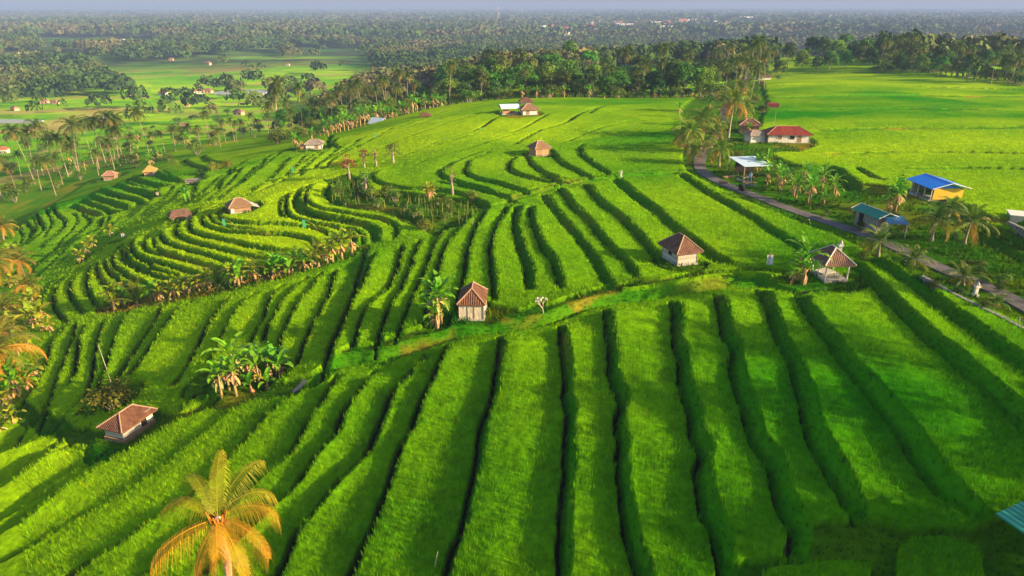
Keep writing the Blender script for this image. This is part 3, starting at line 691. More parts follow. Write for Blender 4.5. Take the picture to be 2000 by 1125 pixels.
def banana_meshes(seed, H=2.2, nl=9, L=2.1, Wd=.52, green=(.12, .36, .010), dead=5):
    g = random.Random(seed); sb = MB(); lb = MB(); db = MB()
    lean = g.uniform(-.15, .15); pts = [(lean * k / 4 * H * .4, 0, H * k / 4 - (.2 if k == 0 else 0)) for k in range(5)]
    sb.tube(pts, [.15, .13, .11, .09, .06], 8); top = Vector(pts[-1])
    for i in range(nl):
        t = i / nl; el = 1.45 - 1.1 * t + g.uniform(-.12, .12); az = i * 2.4 + g.uniform(-.3, .3); f = g.uniform(.8, 1.3)
        c = (green[0] * f * (1 + .5 * t), green[1] * f, green[2])
        if g.random() < .12: c = (.40, .36, .02)
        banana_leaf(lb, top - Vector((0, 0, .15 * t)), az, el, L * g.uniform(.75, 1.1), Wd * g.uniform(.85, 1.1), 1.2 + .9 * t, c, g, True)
    for i in range(dead):
        az = g.uniform(0, 6.28); banana_leaf(db, top - Vector((0, 0, .15 + .3 * g.random())), az, g.uniform(-1.2, -.3), L * g.uniform(.4, .7), Wd * .5, 1.0, tuple(q * g.uniform(.7, 1.2) for q in (.58, .38, .16)), g, True)
    P = [('stem', sb.mesh('stem', M_bstem, True)), ('leaves', lb.mesh('leaves', M_ban))]
    if dead: P.append(('dead_leaves', db.mesh('dead_leaves', M_dry)))
    return P
M_bstem = mat('banana_stem', (.34, .24, .09), .7, noise=.4, nscale=5)

# --- broadleaf trees: tapered trunk with limbs, crown of leaf-sized faces gathered in clumps
def leafcloud(g, blobs, n, size, col, col2, squash=.8, inner=.25):
    c = np.array([b[:3] for b in blobs]); rd = np.array([b[3] for b in blobs]); pr = rd ** 2; pr /= pr.sum()
    k = g.choice(len(blobs), n, p=pr); u = g.normal(size=(n, 3)); u /= np.linalg.norm(u, axis=1)[:, None]; u[:, 2] = np.where(u[:, 2] < -.35, -u[:, 2], u[:, 2])
    r = rd[k] * (1 - inner * g.random(n) ** 1.5) * (1 + .18 * g.normal(size=n)); P = c[k] + u * r[:, None] * np.array([1, 1, squash])
    nrm = u + g.normal(0, .55, (n, 3)); nrm /= np.linalg.norm(nrm, axis=1)[:, None]
    a = np.cross(nrm, g.normal(size=(n, 3))); a /= np.linalg.norm(a, axis=1)[:, None] + 1e-9; b = np.cross(nrm, a)
    s = size * g.uniform(.5, 1.25, (n, 1)); V = np.stack([P - a * s, P - b * s * .6, P + a * s, P + b * s * .6], 1)
    bc = g.uniform(.65, 1.35, (len(blobs), 1))[k]; t = g.random((n, 1)); C = (np.array(col) * (1 - t) + np.array(col2) * t) * bc * g.uniform(.75, 1.25, (n, 1))
    return V, C
def tree_meshes(seed, H=11, R0=4.2, n=2400, size=.36, col=(.05, .17, .008), col2=(.12, .27, .010), nb=20, trunk_h=.30, sparse=False):
    g = np.random.default_rng(seed); tb = MB(); th = H * trunk_h; blobs = []
    tb.tube([(0, 0, -.5), (.05, 0, th * .5), (0, .1, th), (.1, .1, H * .75)], [.30, .22, .17, .06], 7)
    for i in range(nb):
        a = i * 2.4 + g.uniform(-.4, .4); f = (i + .5) / nb; rr = R0 * math.sqrt(f) * g.uniform(.55, .85); z = th * .7 + (H - th * .7) * (.12 + .78 * (1 - f) ** .6) * g.uniform(.8, 1.1)
        rad = R0 * g.uniform(.28, .46); blobs.append((rr * math.cos(a), rr * math.sin(a), z - rad * .3, rad))
        if i % 2 == 0: tb.tube([(0, .05, th * g.uniform(.7, 1.1)), (rr * .5 * math.cos(a), rr * .5 * math.sin(a), th + (z - th) * .55), (rr * .9 * math.cos(a), rr * .9 * math.sin(a), z)], [.11, .07, .03], 5)
    V, C = leafcloud(g, blobs, n, size, col, col2)
    return [('trunk', tb.mesh('trunk', M_bark2, True)), ('crown', bake(V, 4, C, 'crown', M_leaf))]
def bush_meshes(seed, Rr=1.1, n=900, size=.075, col=(.05, .14, .01), col2=(.14, .20, .012)):
    g = np.random.default_rng(seed); tb = MB(); blobs = []
    for i in range(7):
        a = i * 2.4; rr = Rr * .55 * (i / 7) ** .5; z = Rr * g.uniform(.35, .8); blobs.append((rr * math.cos(a), rr * math.sin(a), z, Rr * g.uniform(.35, .55)))
        tb.tube([(0, 0, -.15), (rr * .6 * math.cos(a), rr * .6 * math.sin(a), z * .6), (rr * math.cos(a), rr * math.sin(a), z)], [.04, .03, .012], 4)
    V, C = leafcloud(g, blobs, n, size, col, col2, inner=.5)
    return [('stems', tb.mesh('stems', M_bark2)), ('foliage', bake(V, 4, C, 'foliage', M_leaf))]
PALMS = [palm_meshes(100 + i, H=h, nf=22, L=l, nl=15, ll=.9, wid=.075, lean=le, droop=dr, tr=.13, oldfrac=.16, green=(.06,.13,.01)) for i, (h, l, le, dr) in enumerate([(11, 3.7, .8, 1.9), (12.5, 3.5, 1.3, 2.1), (9.5, 3.8, .5, 1.8), (13.5, 3.4, 1.8, 2.2), (10.5, 3.6, 1.2, 2.4)])]
YPALM = [palm_meshes(130 + i, H=h, nf=18, L=l, nl=22, ll=.62, wid=.035, lean=.15, droop=1.5, tr=.17, green=(.075, .17, .012), old=(.35, .22, .02), oldfrac=.22, coconuts=False) for i, (h, l) in enumerate([(1.0, 2.7), (1.8, 2.6), (2.6, 2.8)])]
SHRUBPALM = [palm_meshes(140 + i, H=.35, nf=11, L=l, nl=18, ll=.42, wid=.03, lean=.05, droop=.8, tr=.15, green=(.09, .15, .012), old=(.34, .18, .02), oldfrac=.25, coconuts=False, elmax=1.5) for i, l in enumerate([2.6, 3.0])]
TREES = [tree_meshes(200, 11.5, 4.2), tree_meshes(201, 13, 4.6, col=(.04, .125, .010), col2=(.09, .20, .012)), tree_meshes(202, 10, 4.8, col=(.06, .17, .006), col2=(.13, .25, .008)),
         tree_meshes(203, 14, 4.0, col=(.05, .10, .015), col2=(.11, .16, .02), trunk_h=.36), tree_meshes(204, 9, 3.6, n=1800, col=(.03, .10, .014), col2=(.07, .16, .02)), tree_meshes(205, 12, 5.2, col=(.05, .14, .01), col2=(.12, .22, .015), trunk_h=.35)]
BUSH = [bush_meshes(220), bush_meshes(221, 1.2, 1000, .075, (.10, .14, .01), (.22, .24, .015))]
BAN = [banana_meshes(300 + i, H=h, nl=n, L=l, dead=d) for i, (h, n, l, d) in enumerate([(2.1, 9, 2.0, 6), (2.6, 10, 2.2, 8), (1.5, 8, 1.7, 4), (.9, 7, 1.5, 1)])]
BANY = [banana_meshes(310 + i, H=h, nl=8, L=l, dead=d, green=(.26, .38, .010)) for i, (h, l, d) in enumerate([(1.6, 1.6, 8), (1.2, 1.4, 6)])]

# the tall palm close to the camera
def near_palm():
    x, y = -12.05, 22.2; g0 = ground(x, y); H = CAMZ - 19.3 - g0
    r = empty('coconut_palm', (x, y, g0)); tag(r, 'tall coconut palm with yellow and orange fronds close in front', 'palm tree')
    g = random.Random(5); tb = MB(); n = 26
    for k in range(1): tb.tube([(0.05 * math.sin(j), 0, H * j / n - (.4 if j == 0 else 0)) for j in range(n + 1)], [(.17 + (.10 if j < 2 else 0) + (.012 if j % 2 else 0)) * (1 - .2 * j / n) for j in range(n + 1)], 12)
    tb.build('trunk', mat('pale_palm_bark', (.52, .42, .28), .9, noise=.3, nscale=7, bump=.5, bscale=10), r, True)
    specs = []   # azimuth (0 = right, 90 = away), start elevation, length, bend, old
    for a, e, L, dr, old in [(95, 1.25, 3.0, 1.0, 0), (140, 1.1, 2.9, 1.7, 0), (60, 1.05, 3.3, 1.6, 0), (30, .85, 2.9, 2.1, .1), (165, .7, 3.3, 2.1, .25), (15, .55, 3.0, 2.1, .35), 
                             (215, .1, 3.5, 1.5, .7), (340, .1, 3.2, 1.7, .6), (315, -.25, 3.2, 1.6, .8), (285, .15, 2.4, 2.9, .5), (235, -.7, 2.9, .9, 1.0), (262, -.9, 2.7, .7, 1.0), (300, -.8, 2.8, .8, 1.0), (120, .6, 2.8, 2.0, .1)]:
        green = (.20, .25, .012); orange = (.66, .30, .02); brown = (.42, .16, .05)
        c = tuple(p + (q - p) * old for p, q in zip(green, orange)); t = tuple(p + (q - p) * min(1, old + .1) for p, q in zip((.38, .33, .015), orange if old < .95 else brown))
        fb = MB(); frond((fb, fb), (0, 0, H - .1), R(a), e, L * .94, dr, 54, .80 if old < .95 else .42, tuple(v * 1.25 for v in c), tuple(v * 1.25 for v in t), True, .0105, g, hang=1.1 + .4 * old); fb.build('frond', M_frond, r)
    cb = MB()
    for i in range(9):
        q = i * .7; c = Vector((math.cos(q) * .30, math.sin(q) * .30, H - .35 - .16 * (i % 3)))
        cb.tube([c + Vector((0, 0, .14)), c + Vector((0, 0, .08)), c, c - Vector((0, 0, .10)), c - Vector((0, 0, .15))], [.02, .11, .14, .10, .02], 8)
    cb.build('coconuts', M_coco, r, True)
    sb = MB()
    for i in range(12):
        a = i * 2.4; sb.tube([(math.cos(a) * .12, math.sin(a) * .12, H - .6), (math.cos(a) * .3, math.sin(a) * .3, H - .1), (math.cos(a) * .42, math.sin(a) * .42, H + .28)], [.05, .05, .02], 5, c=(.62, .22, .03))
    sb.build('leaf_bases', M_dry, r)
near_palm()
# ------------------------------------------------------------------ where the plants stand
def proj(x, y, z):
    dz = z - CAMZ; dep = y * CP - dz * SP
    return 1000 + x / dep * FPX, 562.5 + (-(y * SP) - dz * CP) / dep * FPX
def at_depth(px, zd):
    """ground place in the photo column px at optical depth zd"""
    x = (px - 1000) / FPX * zd; y = zd / CP * .96
    for _ in range(6): y = (zd - (CAMZ - ground(x, y)) * SP) / CP
    return Vector((x, y, ground(x, y)))
def palm_at(p, label, group, v=None, s=None, name='coconut_palm', cat='palm tree', T=None):
    T = T or PALMS; return place(T[rnd.randrange(len(T)) if v is None else v], name, p, rnd.uniform(0, 6.28), s or rnd.uniform(.85, 1.12), label, cat, group)
# palm grove below the left edge (trunk feet in the photo)
G1 = ('slender coconut palm with pale trunk in the grove below the left terraces', 'coconut palms in the grove left of the terraces')
for px, py, tpy in [(10,392,300),(52,364,285),(75,345,268),(128,346,278),(165,345,250),(148,348,300),(178,320,262),(200,330,258),(206,328,262),(235,320,255),(243,318,250),(198,352,300),(232,322,236),(240,322,262),(105,385,320),(65,335,290),(95,340,265),(110,335,272),
                    (284,305,238),(318,300,262),(345,298,250),(303,300,275),(264,316,270),(340,285,255),(372,280,245),(410,286,240),(440,282,255),(455,278,250),(430,290,262),(475,272,240),(505,268,238),(540,262,205),(553,262,190),(525,262,225),(495,270,250),(465,280,262),(390,285,262),(362,292,262),(222,332,275),(30,380,330),(85,372,318),(120,362,305),(45,345,305),(150,333,272),(0,372,322)]:
    x, y = unproj(px, py, 0, ground); gz = ground(x, y); dep = y * CP + (CAMZ - gz) * SP; h = (py - tpy) / FPX * dep / math.cos(PITCH)
    palm_at((x, y, gz), *G1, s=max(.55, min(1.35, h / 11.0 * 1.02)))
for i in range(22):
    px = rnd.uniform(0, 560); py = 395 - px * .23 + rnd.uniform(-60, -4); place(BAN[rnd.randrange(3)], 'banana_plant', at(px, py), rnd.uniform(0, 6), rnd.uniform(1.0, 1.5), 'banana plant growing between the trunks of the palm grove', 'banana plant', 'banana plants in the palm grove')
G2 = ('coconut palm in the wooded slope behind the upper left fields', 'coconut palms in the wooded slope beyond the upper left fields')
for px, zd, k in [(545,222,1),(590,235,1),(612,245,1),(640,238,.9),(668,240,1),(690,228,1),(705,250,1),(720,230,1),(700,215,.9),(745,236,1),(760,255,1),(785,240,1),(600,262,1),(650,262,1),(560,250,.9),(575,215,.8),(620,222,.8),(655,222,.85),(735,262,1),(775,225,.9),(800,262,1.05),(812,238,.85),(680,270,1),(530,240,.9),(715,285,1)]:
    palm_at(at_depth(px + rnd.uniform(-4, 4), zd), *G2, s=k * rnd.uniform(.85, 1.05))
palm_at(at_depth(885, 207), 'tall coconut palm standing alone at the left end of the dark treeline', None, v=1, s=.95)
G3 = ('coconut palm rising from the dark treeline behind the centre fields', 'coconut palms in the treeline behind the centre fields')
for px, zd, k in [(1025,214,.8),(1050,290,1.05),(1100,330,1),(1010,330,1),(950,300,1),(1185,226,.9),(1215,230,1.1),(1245,220,.85),(1290,222,.95),(1318,240,1.15),(1335,250,.9),(1255,228,1.15),(1290,236,1.15),(980,260,1),(915,225,.8),(1358,235,.9),(1380,240,1.0),(1340,300,1.05),(1105,222,.75),(1060,350,1),(1120,280,1),(1410,262,1.0)]:
    palm_at(at_depth(px, zd), *G3, s=k * rnd.uniform(.9, 1.05))
G4 = ('coconut palm in the trees along the far right edge', 'coconut palms along the right edge of the plateau')
for px, zd, k in [(1720,285,1),(1745,300,1.05),(1760,290,1.2),(1768,288,1.05),(1790,280,1),(1775,300,1.1),(1735,290,.95),(1860,262,1.1),(1872,270,1),(1838,250,.55),(1905,245,.8),(1930,232,.8),(1945,245,.9),(1975,232,1),(1990,238,1.1),(1885,262,.9),(1955,262,1.05),(2010,226,1),(1815,290,.7),(1725,300,.9)]:
    palm_at(at_depth(px, zd), *G4, s=k * rnd.uniform(.85, 1.0))
G5 = ('coconut palm along the village road beyond the fields', 'coconut palms along the far part of the road')
for px, zd, k in [(1465,215,1.05),(1475,235,1.2),(1450,228,1),(1490,260,1.1),(1440,262,1),(1420,300,1.1),(1468,300,1),(1505,300,1.0),(1462,205,.7),(1530,330,.9),(1395,285,1),(1455,195,.8),(1472,188,.75),(1448,208,.9),(1432,222,.85),(1485,215,.8),(1415,232,.8)]:
    palm_at(at_depth(px, zd), *G5, s=k * rnd.uniform(.9, 1.05))
# palms by the road
BIGY = [palm_meshes(150 + i, H=h, nf=24, L=3.4, nl=26, ll=.8, wid=.04, lean=.3, droop=1.9, tr=.2, green=(.10, .22, .010), old=(.42, .22, .03), oldfrac=.22, coconuts=False) for i, h in enumerate([6.0, 3.2])]
for px, py, v, s, lab in [(1425, 275, 0, 1.05, 'broad coconut palm with orange dead fronds over the road'), (1440, 225, 0, .9, 'dark coconut palm behind the one with orange fronds beside the road'),
                          (1345, 300, 1, 1.05, 'low bushy coconut palm left of the road bend'), (1370, 268, 1, 1.0, 'low coconut palm behind the bushy one left of the road bend'), (1402, 325, 1, .75, 'young coconut palm at the left side of the white metal roof'), (1330, 292, 1, .7, 'small yellowing palm at the foot of the low bushy palm left of the road')]:
    place(BIGY[v], 'coconut_palm', at(px, py), rnd.uniform(0, 6), s * 1.22, lab, 'palm tree')
for px, py, s in [(1352, 322, .85), (1392, 288, .9), (1376, 300, .7), (1452, 238, .9), (1400, 262, .8)]:
    place(BIGY[1], 'coconut_palm', at(px, py), rnd.uniform(0, 6), s, 'low dark coconut palm crowding the edge of the road bend', 'palm tree', 'low palms at the road bend')
for px, py, v, s, lab in [(1820,470,2,1.0,'full young coconut palm below the blue roofed building'), (1885,478,2,1.05,'rightmost broad young coconut palm below the blue roofed building'),
                          (1712,500,1,1.0,'young coconut palm leaning over the road before the teal roof'), (1782,520,0,.85,'short young coconut palm with orange trunk beside the road'), (1878,556,0,.85,'small upright coconut palm at the lower roadside'),
                          (1945,600,0,.5,'tiny palm beside the white stone post by the road'), (1850,440,2,.8,'young coconut palm close behind the two broad palms under the blue roof')]:
    place(YPALM[v], 'young_palm', at(px, py), rnd.uniform(0, 6), s, lab, 'palm tree')
# left edge palms
LP = [palm_meshes(160 + i, H=h, nf=20, L=3.6, nl=34, ll=.8, wid=.03, lean=.4, droop=2.1, tr=.19, green=(.13, .17, .012), old=(.45, .24, .02), oldfrac=.4, coconuts=False) for i, h in enumerate([5.5, 3.5])]
for px, py, v, s, lab in [(8, 600, 0, 1.0, 'golden coconut palm half out of frame at the left edge'), (45, 545, 1, .75, 'lower golden palm just right of the one cut by the left edge'), (12, 470, 1, .7, 'orange palm highest up the left edge'),
                          (15, 770, 1, 1.1, 'large golden palm low at the left edge above banana plants')]:
    place(LP[v], 'coconut_palm', at(px, py), rnd.uniform(0, 6), s * 1.35, lab, 'palm tree')
# the diagonal line below the bulging terraces
for px, py, s, lab in [(428,562,.95,'upright young palm with upswept fronds left end of the diagonal row'), (515,545,.9,'dark upright young palm standing by the diagonal row bananas'), (572,532,.9,'young palm with a golden heart near the row centre'),
                       (622,520,1.0,'biggest young palm with orange trunk in the diagonal row'), (268,596,1.0,'feathery young palm beside the yellow banana clump'), (332,585,.7,'low reddish young palm in the lower diagonal row'), (550,535,.7,'short brown young palm between two taller ones in the row')]:
    place(SHRUBPALM[rnd.randrange(2)], 'young_palm', at(px, py), rnd.uniform(0, 6), s * 1.45, lab, 'palm tree')
# banana clumps: (centre, count, spread m, set, label, group)
def clump(px, py, n, sp, T, lab, grp, s=1.0):
    c = at(px, py)
    for i in range(n):
        a = i * 2.4; r = sp * math.sqrt((i + .3) / n); x = c.x + math.cos(a) * r; y = c.y + math.sin(a) * r
        place(T[rnd.randrange(len(T))], 'banana_plant', (x, y, ground(x, y)), rnd.uniform(0, 6), s * rnd.uniform(.8, 1.1), lab, 'banana plant', grp if n > 1 else None)
clump(498, 752, 9, 2.2, BAN, 'banana plant in the big clump of green and dead leaves in the lower left field', 'banana plants in the big lower left clump', 1.08)
clump(440, 762, 3, 1.1, BAN, 'banana plant with bleached drooping leaves left of the big clump', 'banana plants left of the big lower left clump', .95)
clump(545, 735, 2, .6, BAN, 'banana plant at the right end of the big lower left clump', 'banana plants right of the big lower left clump', .85)
clump(852, 638, 4, .7, BAN[:3], 'banana plant in the clump left of the cream walled hut', 'banana plants left of the cream walled hut', 1.0)
clump(1562, 552, 5, .8, BAN, 'banana plant in the clump beside the open pavilion', 'banana plants beside the open pavilion', 1.0)
clump(1742, 415, 5, .9, BAN[:3], 'banana plant in the tall clump left of the blue roof', 'banana plants left of the blue roof', 1.05)
clump(838, 388, 4, 1.0, BANY, 'banana plant in the clump with pale stems on the gully rim', 'banana plants on the gully rim', 1.05)
clump(228, 602, 4, .9, BANY, 'yellow banana plant at the left end of the diagonal row', 'yellow banana plants at the left end of the row', 1.35)
clump(470, 556, 3, .8, BAN[2:], 'bright green banana plant between the young palms of the diagonal row', 'banana plants in the diagonal row', 1.3)
clump(543, 540, 2, .5, BAN[2:], 'small banana plant right of the row centre palm', 'small banana plants in the row centre', 1.2)
for px, py, l in [(650, 512, 'first'), (668, 506, 'second'), (688, 498, 'third')]:
    place(BANY[0], 'banana_plant', at(px, py), rnd.uniform(0, 6), 1.3, l + ' banana plant from the left at the right end of the diagonal row', 'banana plant')
clump(320, 585, 3, 1.0, BANY, 'low yellowish banana plant along the lower diagonal row', 'low banana plants of the lower diagonal row', 1.1)
clump(365, 575, 2, .6, BANY, 'golden banana plant just left of the upright young palm', 'golden banana plants of the row', 1.1)
clump(72, 640, 4, 1.0, BANY, 'banana plant in the sunlit clump by the left edge terraces', 'banana plants in the sunlit left edge clump', 1.3)
clump(28, 655, 2, .8, BANY, 'brown stemmed banana plant between the two left edge palms', 'brown banana plants between the left edge palms', 1.25)
clump(35, 785, 4, 1.2, BAN[:3], 'banana plant under the large golden palm at the left edge', 'banana plants under the large left edge palm', 1.2)
clump(12, 800, 2, .8, BANY, 'orange stemmed banana plant lowest at the left edge', 'banana plants lowest at the left edge', 1.1)
for px, py in [(170, 500), (182, 488), (158, 515), (218, 465)]:
    place(BANY[1], 'banana_plant', at(px, py), rnd.uniform(0, 6), 1.25, 'small yellow banana plant in the line up the left valley', 'banana plant', 'small banana plants up the left valley')
clump(368, 395, 3, 1.2, BAN[2:], 'banana plant behind the dark leaning roof in the left terraces', 'banana plants behind the dark leaning roof', 1.0)
clump(580, 292, 4, 1.3, BAN[:2], 'banana plant left of the grey roofed hut on the upper left fields', 'banana plants left of the grey roofed hut', 1.0)
clump(296, 325, 3, 1.0, BAN[:2], 'banana plant behind the yellow thatched hut', 'banana plants behind the yellow thatched hut', 1.0)
for px, py, n, s in [(1492,345,3,1.1),(1512,368,3,1.0),(1540,380,3,.9),(1570,395,3,1.0),(1598,400,2,.9),(1620,380,3,.95),(1560,360,2,1.0),(1595,365,2,.9)]:
    clump(px, py, n, 1.7, BAN[:3], 'banana plant in the thicket between the road and the white metal roof', 'banana plants in the roadside thicket', s)
for i in range(34):
    t = i / 33; px = 610 + t * 260; py = 268 - t * 60
    c = at_depth(px, 1 / ((1 - t) / 168 + t / 200) + rnd.uniform(-2, 9)); place(BAN[rnd.randrange(3)], 'banana_plant', c, rnd.uniform(0, 6), rnd.uniform(.9, 1.35), 'banana plant in the belt along the upper left field edge', 'banana plant', 'banana plants along the upper left field edge')
for px in [1048, 1073, 1102, 1180, 1208, 1150, 1278, 1322, 1352, 1020]:
    place(BAN[rnd.randrange(3)], 'banana_plant', at_depth(px, 203), rnd.uniform(0, 6), rnd.uniform(.7, 1.2), 'banana plant standing before the dark treeline', 'banana plant', 'banana plants at the foot of the treeline')
for px, zd in [(1385, 168), (1395, 150), (1340, 140), (1330, 150), (1455, 150), (1462, 138), (1450, 175), (1325, 160), (1408, 135)]:
    place(BAN[rnd.randrange(3)], 'banana_plant', at_depth(px, zd), rnd.uniform(0, 6), rnd.uniform(.8, 1.1), 'banana plant among the palms at the narrow road', 'banana plant', 'banana plants at the narrow part of the road')
for px, py, n, s in [(30,560,3,1.1),(62,605,3,1.1),(15,625,3,1.1),(52,690,3,1.2),(12,725,3,1.2),(62,745,2,1.0),(18,832,3,1.1),(90,655,2,1.0),(30,500,3,1.1)]:
    clump(px, py, n, 1.6, BANY, 'golden leafed banana plant in the strip of clumps down the left edge', 'golden banana plants down the left edge', s)
for px, py in [(248,600),(300,590),(345,582),(385,572),(405,568),(455,560),(495,552),(530,545),(560,540),(590,530),(635,516),(605,526)]:
    clump(px, py, 2, .8, BANY if px % 2 else BAN[2:], 'short banana plant filling the gaps of the diagonal row', 'short banana plants of the diagonal row', 1.05)
for px, py, s in [(20,640,.9),(60,590,.8),(5,700,1.0),(28,530,.8)]:
    place(LP[1], 'coconut_palm', at(px, py), rnd.uniform(0, 6), s, 'smaller golden palm among the clumps down the left edge', 'palm tree', 'smaller golden palms down the left edge')
# small trees on the rim of the gully
def thin_tree(seed, H, Rr, n, col, col2, size=.16): return tree_meshes(seed, H, Rr, n, size, col, col2, 9, .5)
for px, py, H, Rr, n, c1, c2, lab in [(683,352,4.6,1.6,420,(.16,.11,.02),(.30,.16,.03),'reddish brown leafed small tree leftmost on the gully rim'), (712,330,4.0,1.4,340,(.18,.12,.02),(.28,.17,.03),'second reddish small tree on the gully rim'),
                                      (735,328,3.6,.8,110,(.30,.16,.06),(.34,.20,.08),'nearly bare pinkish sapling between the rim trees'), (768,322,4.0,1.9,420,(.06,.12,.012),(.12,.16,.015),'round green small tree on the yellow field edge'),
                                      (716,382,4.2,1.5,320,(.07,.15,.012),(.12,.2,.015),'spindly green small tree in the gully'), (884,385,4.6,.9,60,(.25,.17,.05),(.3,.2,.05),'bare pale trunked sapling above the gully')]:
    place(thin_tree(int(px), H, Rr, n, c1, c2), 'small_tree', at(px, py), rnd.uniform(0, 6), 1, lab, 'tree')
# bushes
for px, py, v, s, lab in [(222,800,1,2.2,'yellow green bush behind the red roofed hut'), (830,452,1,1.3,'dry reddish bush with white blossoms in the gully'), (420,335,1,1.6,'orange tinted bush on the upper left terraces'), (445,330,1,1.5,'golden bush right of the orange one on the upper terraces'),
                          (340,325,0,1.5,'dull green bush right of the yellow thatched hut'), (395,345,0,1.6,'olive bush below the orange tinted one'), (1520,158,0,2.0,'lone round dark bush on the right plateau edge'), (1660,418,1,.8,'red leaved shrub before the teal roof'),
                          (1525,345,1,1.5,'golden leaved bush in the roadside thicket'), (1440,310,1,1.1,'red and yellow croton bush below the large road palm'), (30,395,0,3.0,'dark bush under the grove palms'), (1765,455,1,1.0,'yellow shrub under the tall banana clump')]:
    place(BUSH[v], 'bush', at(px, py), rnd.uniform(0, 6), s, lab, 'bush')
for i in range(75):
    px = 0 + rnd.uniform(0, 600); py = 398 - px * .23 + rnd.uniform(-85, -2)
    place(BUSH[0], 'bush', at(px, py), rnd.uniform(0, 6), rnd.uniform(1.5, 3.2), 'dark undergrowth bush on the slope between the grove palms', 'bush', 'undergrowth bushes in the palm grove')
for i in range(22):
    px, py = rnd.choice([(1700, 520), (1650, 490), (1820, 555), (1750, 430), (1900, 520), (1940, 560), (1600, 420), (1680, 440), (1850, 480), (1900, 600)]); 
    place(BUSH[0], 'bush', at(px + rnd.uniform(-30, 30), py + rnd.uniform(-18, 18)), rnd.uniform(0, 6), rnd.uniform(.5, .9), 'small leafy bush on the grassy road verge', 'bush', 'small bushes on the road verge')
# flowering shrub on the long bund
def flower_shrub():
    r = empty('flowering_shrub', at(1062, 612)); tag(r, 'leafless pale shrub with white blossoms on the grass path', 'shrub')
    g = random.Random(3); b = MB(); f = MB(); l = MB()
    def br(p, d, L, rad, dep):
        q = p + d * L; b.tube([p, q], [rad, rad * .7], 5)
        if dep == 0:
            for k in range(3):
                c = q + Vector((g.uniform(-.1, .1), g.uniform(-.1, .1), g.uniform(0, .1))); a = g.uniform(0, 3)
                f.tube([c, c + Vector((0, 0, .03)), c + Vector((0, 0, .06))], [.02, .06, .05], 6)
            for k in range(4):
                c = q + Vector((g.uniform(-.2, .2), g.uniform(-.2, .2), g.uniform(-.15, .1))); l.face([c, c + Vector((.07, .02, .04)), c + Vector((.1, .05, .1)), c + Vector((.02, .05, .06))], (.18, .24, .02))
            return
        for k in range(3 if dep > 1 else 2):
            nd = (d + Vector((g.uniform(-.8, .8), g.uniform(-.8, .8), g.uniform(-.1, .3)))).normalized(); br(q, nd, L * .72, rad * .65, dep - 1)
    br(Vector((0, 0, -.1)), Vector((-.2, 0, 1)).normalized(), .55, .045, 3)
    b.build('branches', mat('pale_twig', (.55, .47, .36)), r); f.build('blossoms', mat('white_blossom', (.8, .75, .6)), r); l.build('leaves', M_dry, r)
flower_shrub()
# stakes and creepers of the gully
sk = MB(); g = random.Random(9)
for i in range(150):
    px = g.uniform(648, 930); py = 352 + (px - 648) * .20 + g.uniform(2, 48)
    if py > 455: continue
    p = at(px, py); sk.tube([p - Vector((0, 0, .1)), p + Vector((g.uniform(-.1, .1), g.uniform(-.1, .1), g.uniform(.7, 1.5)))], [.035, .02], 4, c=(.28, .3, .08))
tag(sk.build('bean_stakes', M_dry), 'thin bean stakes and stalks crowding the scrubby gully', 'stakes', kind='stuff')
for i, (px, py) in enumerate([(675, 400), (712, 372), (772, 395), (790, 412), (738, 405), (810, 425), (870, 430), (875, 405), (925, 395), (855, 400), (700, 392), (755, 385), (880, 420), (660, 382), (728, 390)]):
    place(BUSH[0], 'bush', at(px, py), i, .9 + .3 * (i % 3), 'scrubby green bush inside the shaded gully', 'bush', 'scrub bushes inside the gully')

# ------------------------------------------------------------------ broadleaf trees one by one
TG = [('leafy broad tree in the dark belt behind the centre fields', 'trees in the belt behind the centre fields'), ('leafy tree in the wooded slope beyond the upper left fields', 'trees on the slope beyond the upper left fields'),
      ('dense leafy tree along the right edge of the plateau', 'trees along the right plateau edge'), ('leafy tree beside the far village road', 'trees beside the far road')]
def trees(rows, gi, tops=None):
    for zd, p0, p1, st, s0, s1 in rows:
        px = p0
        while px < p1:
            v = rnd.randrange(6)
            p = at_depth(px + rnd.uniform(-5, 5), zd * rnd.uniform(.98, 1.03)); place(TREES[v], 'broadleaf_tree', p, rnd.uniform(0, 6), rnd.uniform(s0, s1), TG[gi][0], 'tree', TG[gi][1], sz=rnd.uniform(.85, 1.1)); px += st * rnd.uniform(.8, 1.25)
trees([(211, 905, 1395, 30, .62, .85), (222, 880, 1400, 32, .75, 1.0), (240, 870, 1380, 34, .85, 1.1), (262, 880, 1350, 36, .9, 1.15), (290, 870, 1190, 34, 1.0, 1.25), (325, 860, 1160, 32, 1.1, 1.35), (365, 880, 1140, 30, 1.15, 1.4), (410, 1150, 1500, 26, .9, 1.2)], 0)
trees([(215, 560, 800, 48, .45, .62), (235, 540, 860, 40, .5, .7), (262, 600, 880, 42, .6, .85), (300, 700, 880, 40, .7, .9)], 1)
trees([(292, 1700, 1830, 26, .7, 1.0), (310, 1560, 1830, 27, .7, .95), (262, 1830, 1960, 32, .55, .85), (240, 1890, 2060, 32, .5, .8), (280, 1800, 2060, 30, .6, .9), (345, 1580, 1760, 26, .8, 1.15), (370, 1620, 1760, 28, .9, 1.2)], 2)
trees([(250, 1395, 1500, 30, .5, .75), (285, 1380, 1530, 26, .6, .9), (325, 1350, 1560, 26, .7, 1.0)], 3)
for i in range(46):
    px = 860 + i * 11.8; place(BUSH[0], 'bush', at_depth(px + rnd.uniform(-4, 4), rnd.uniform(205, 212)), rnd.uniform(0, 6), rnd.uniform(1.8, 3.4), 'dark leafy bush at the foot of the treeline behind the centre fields', 'bush', 'bushes at the foot of the treeline')
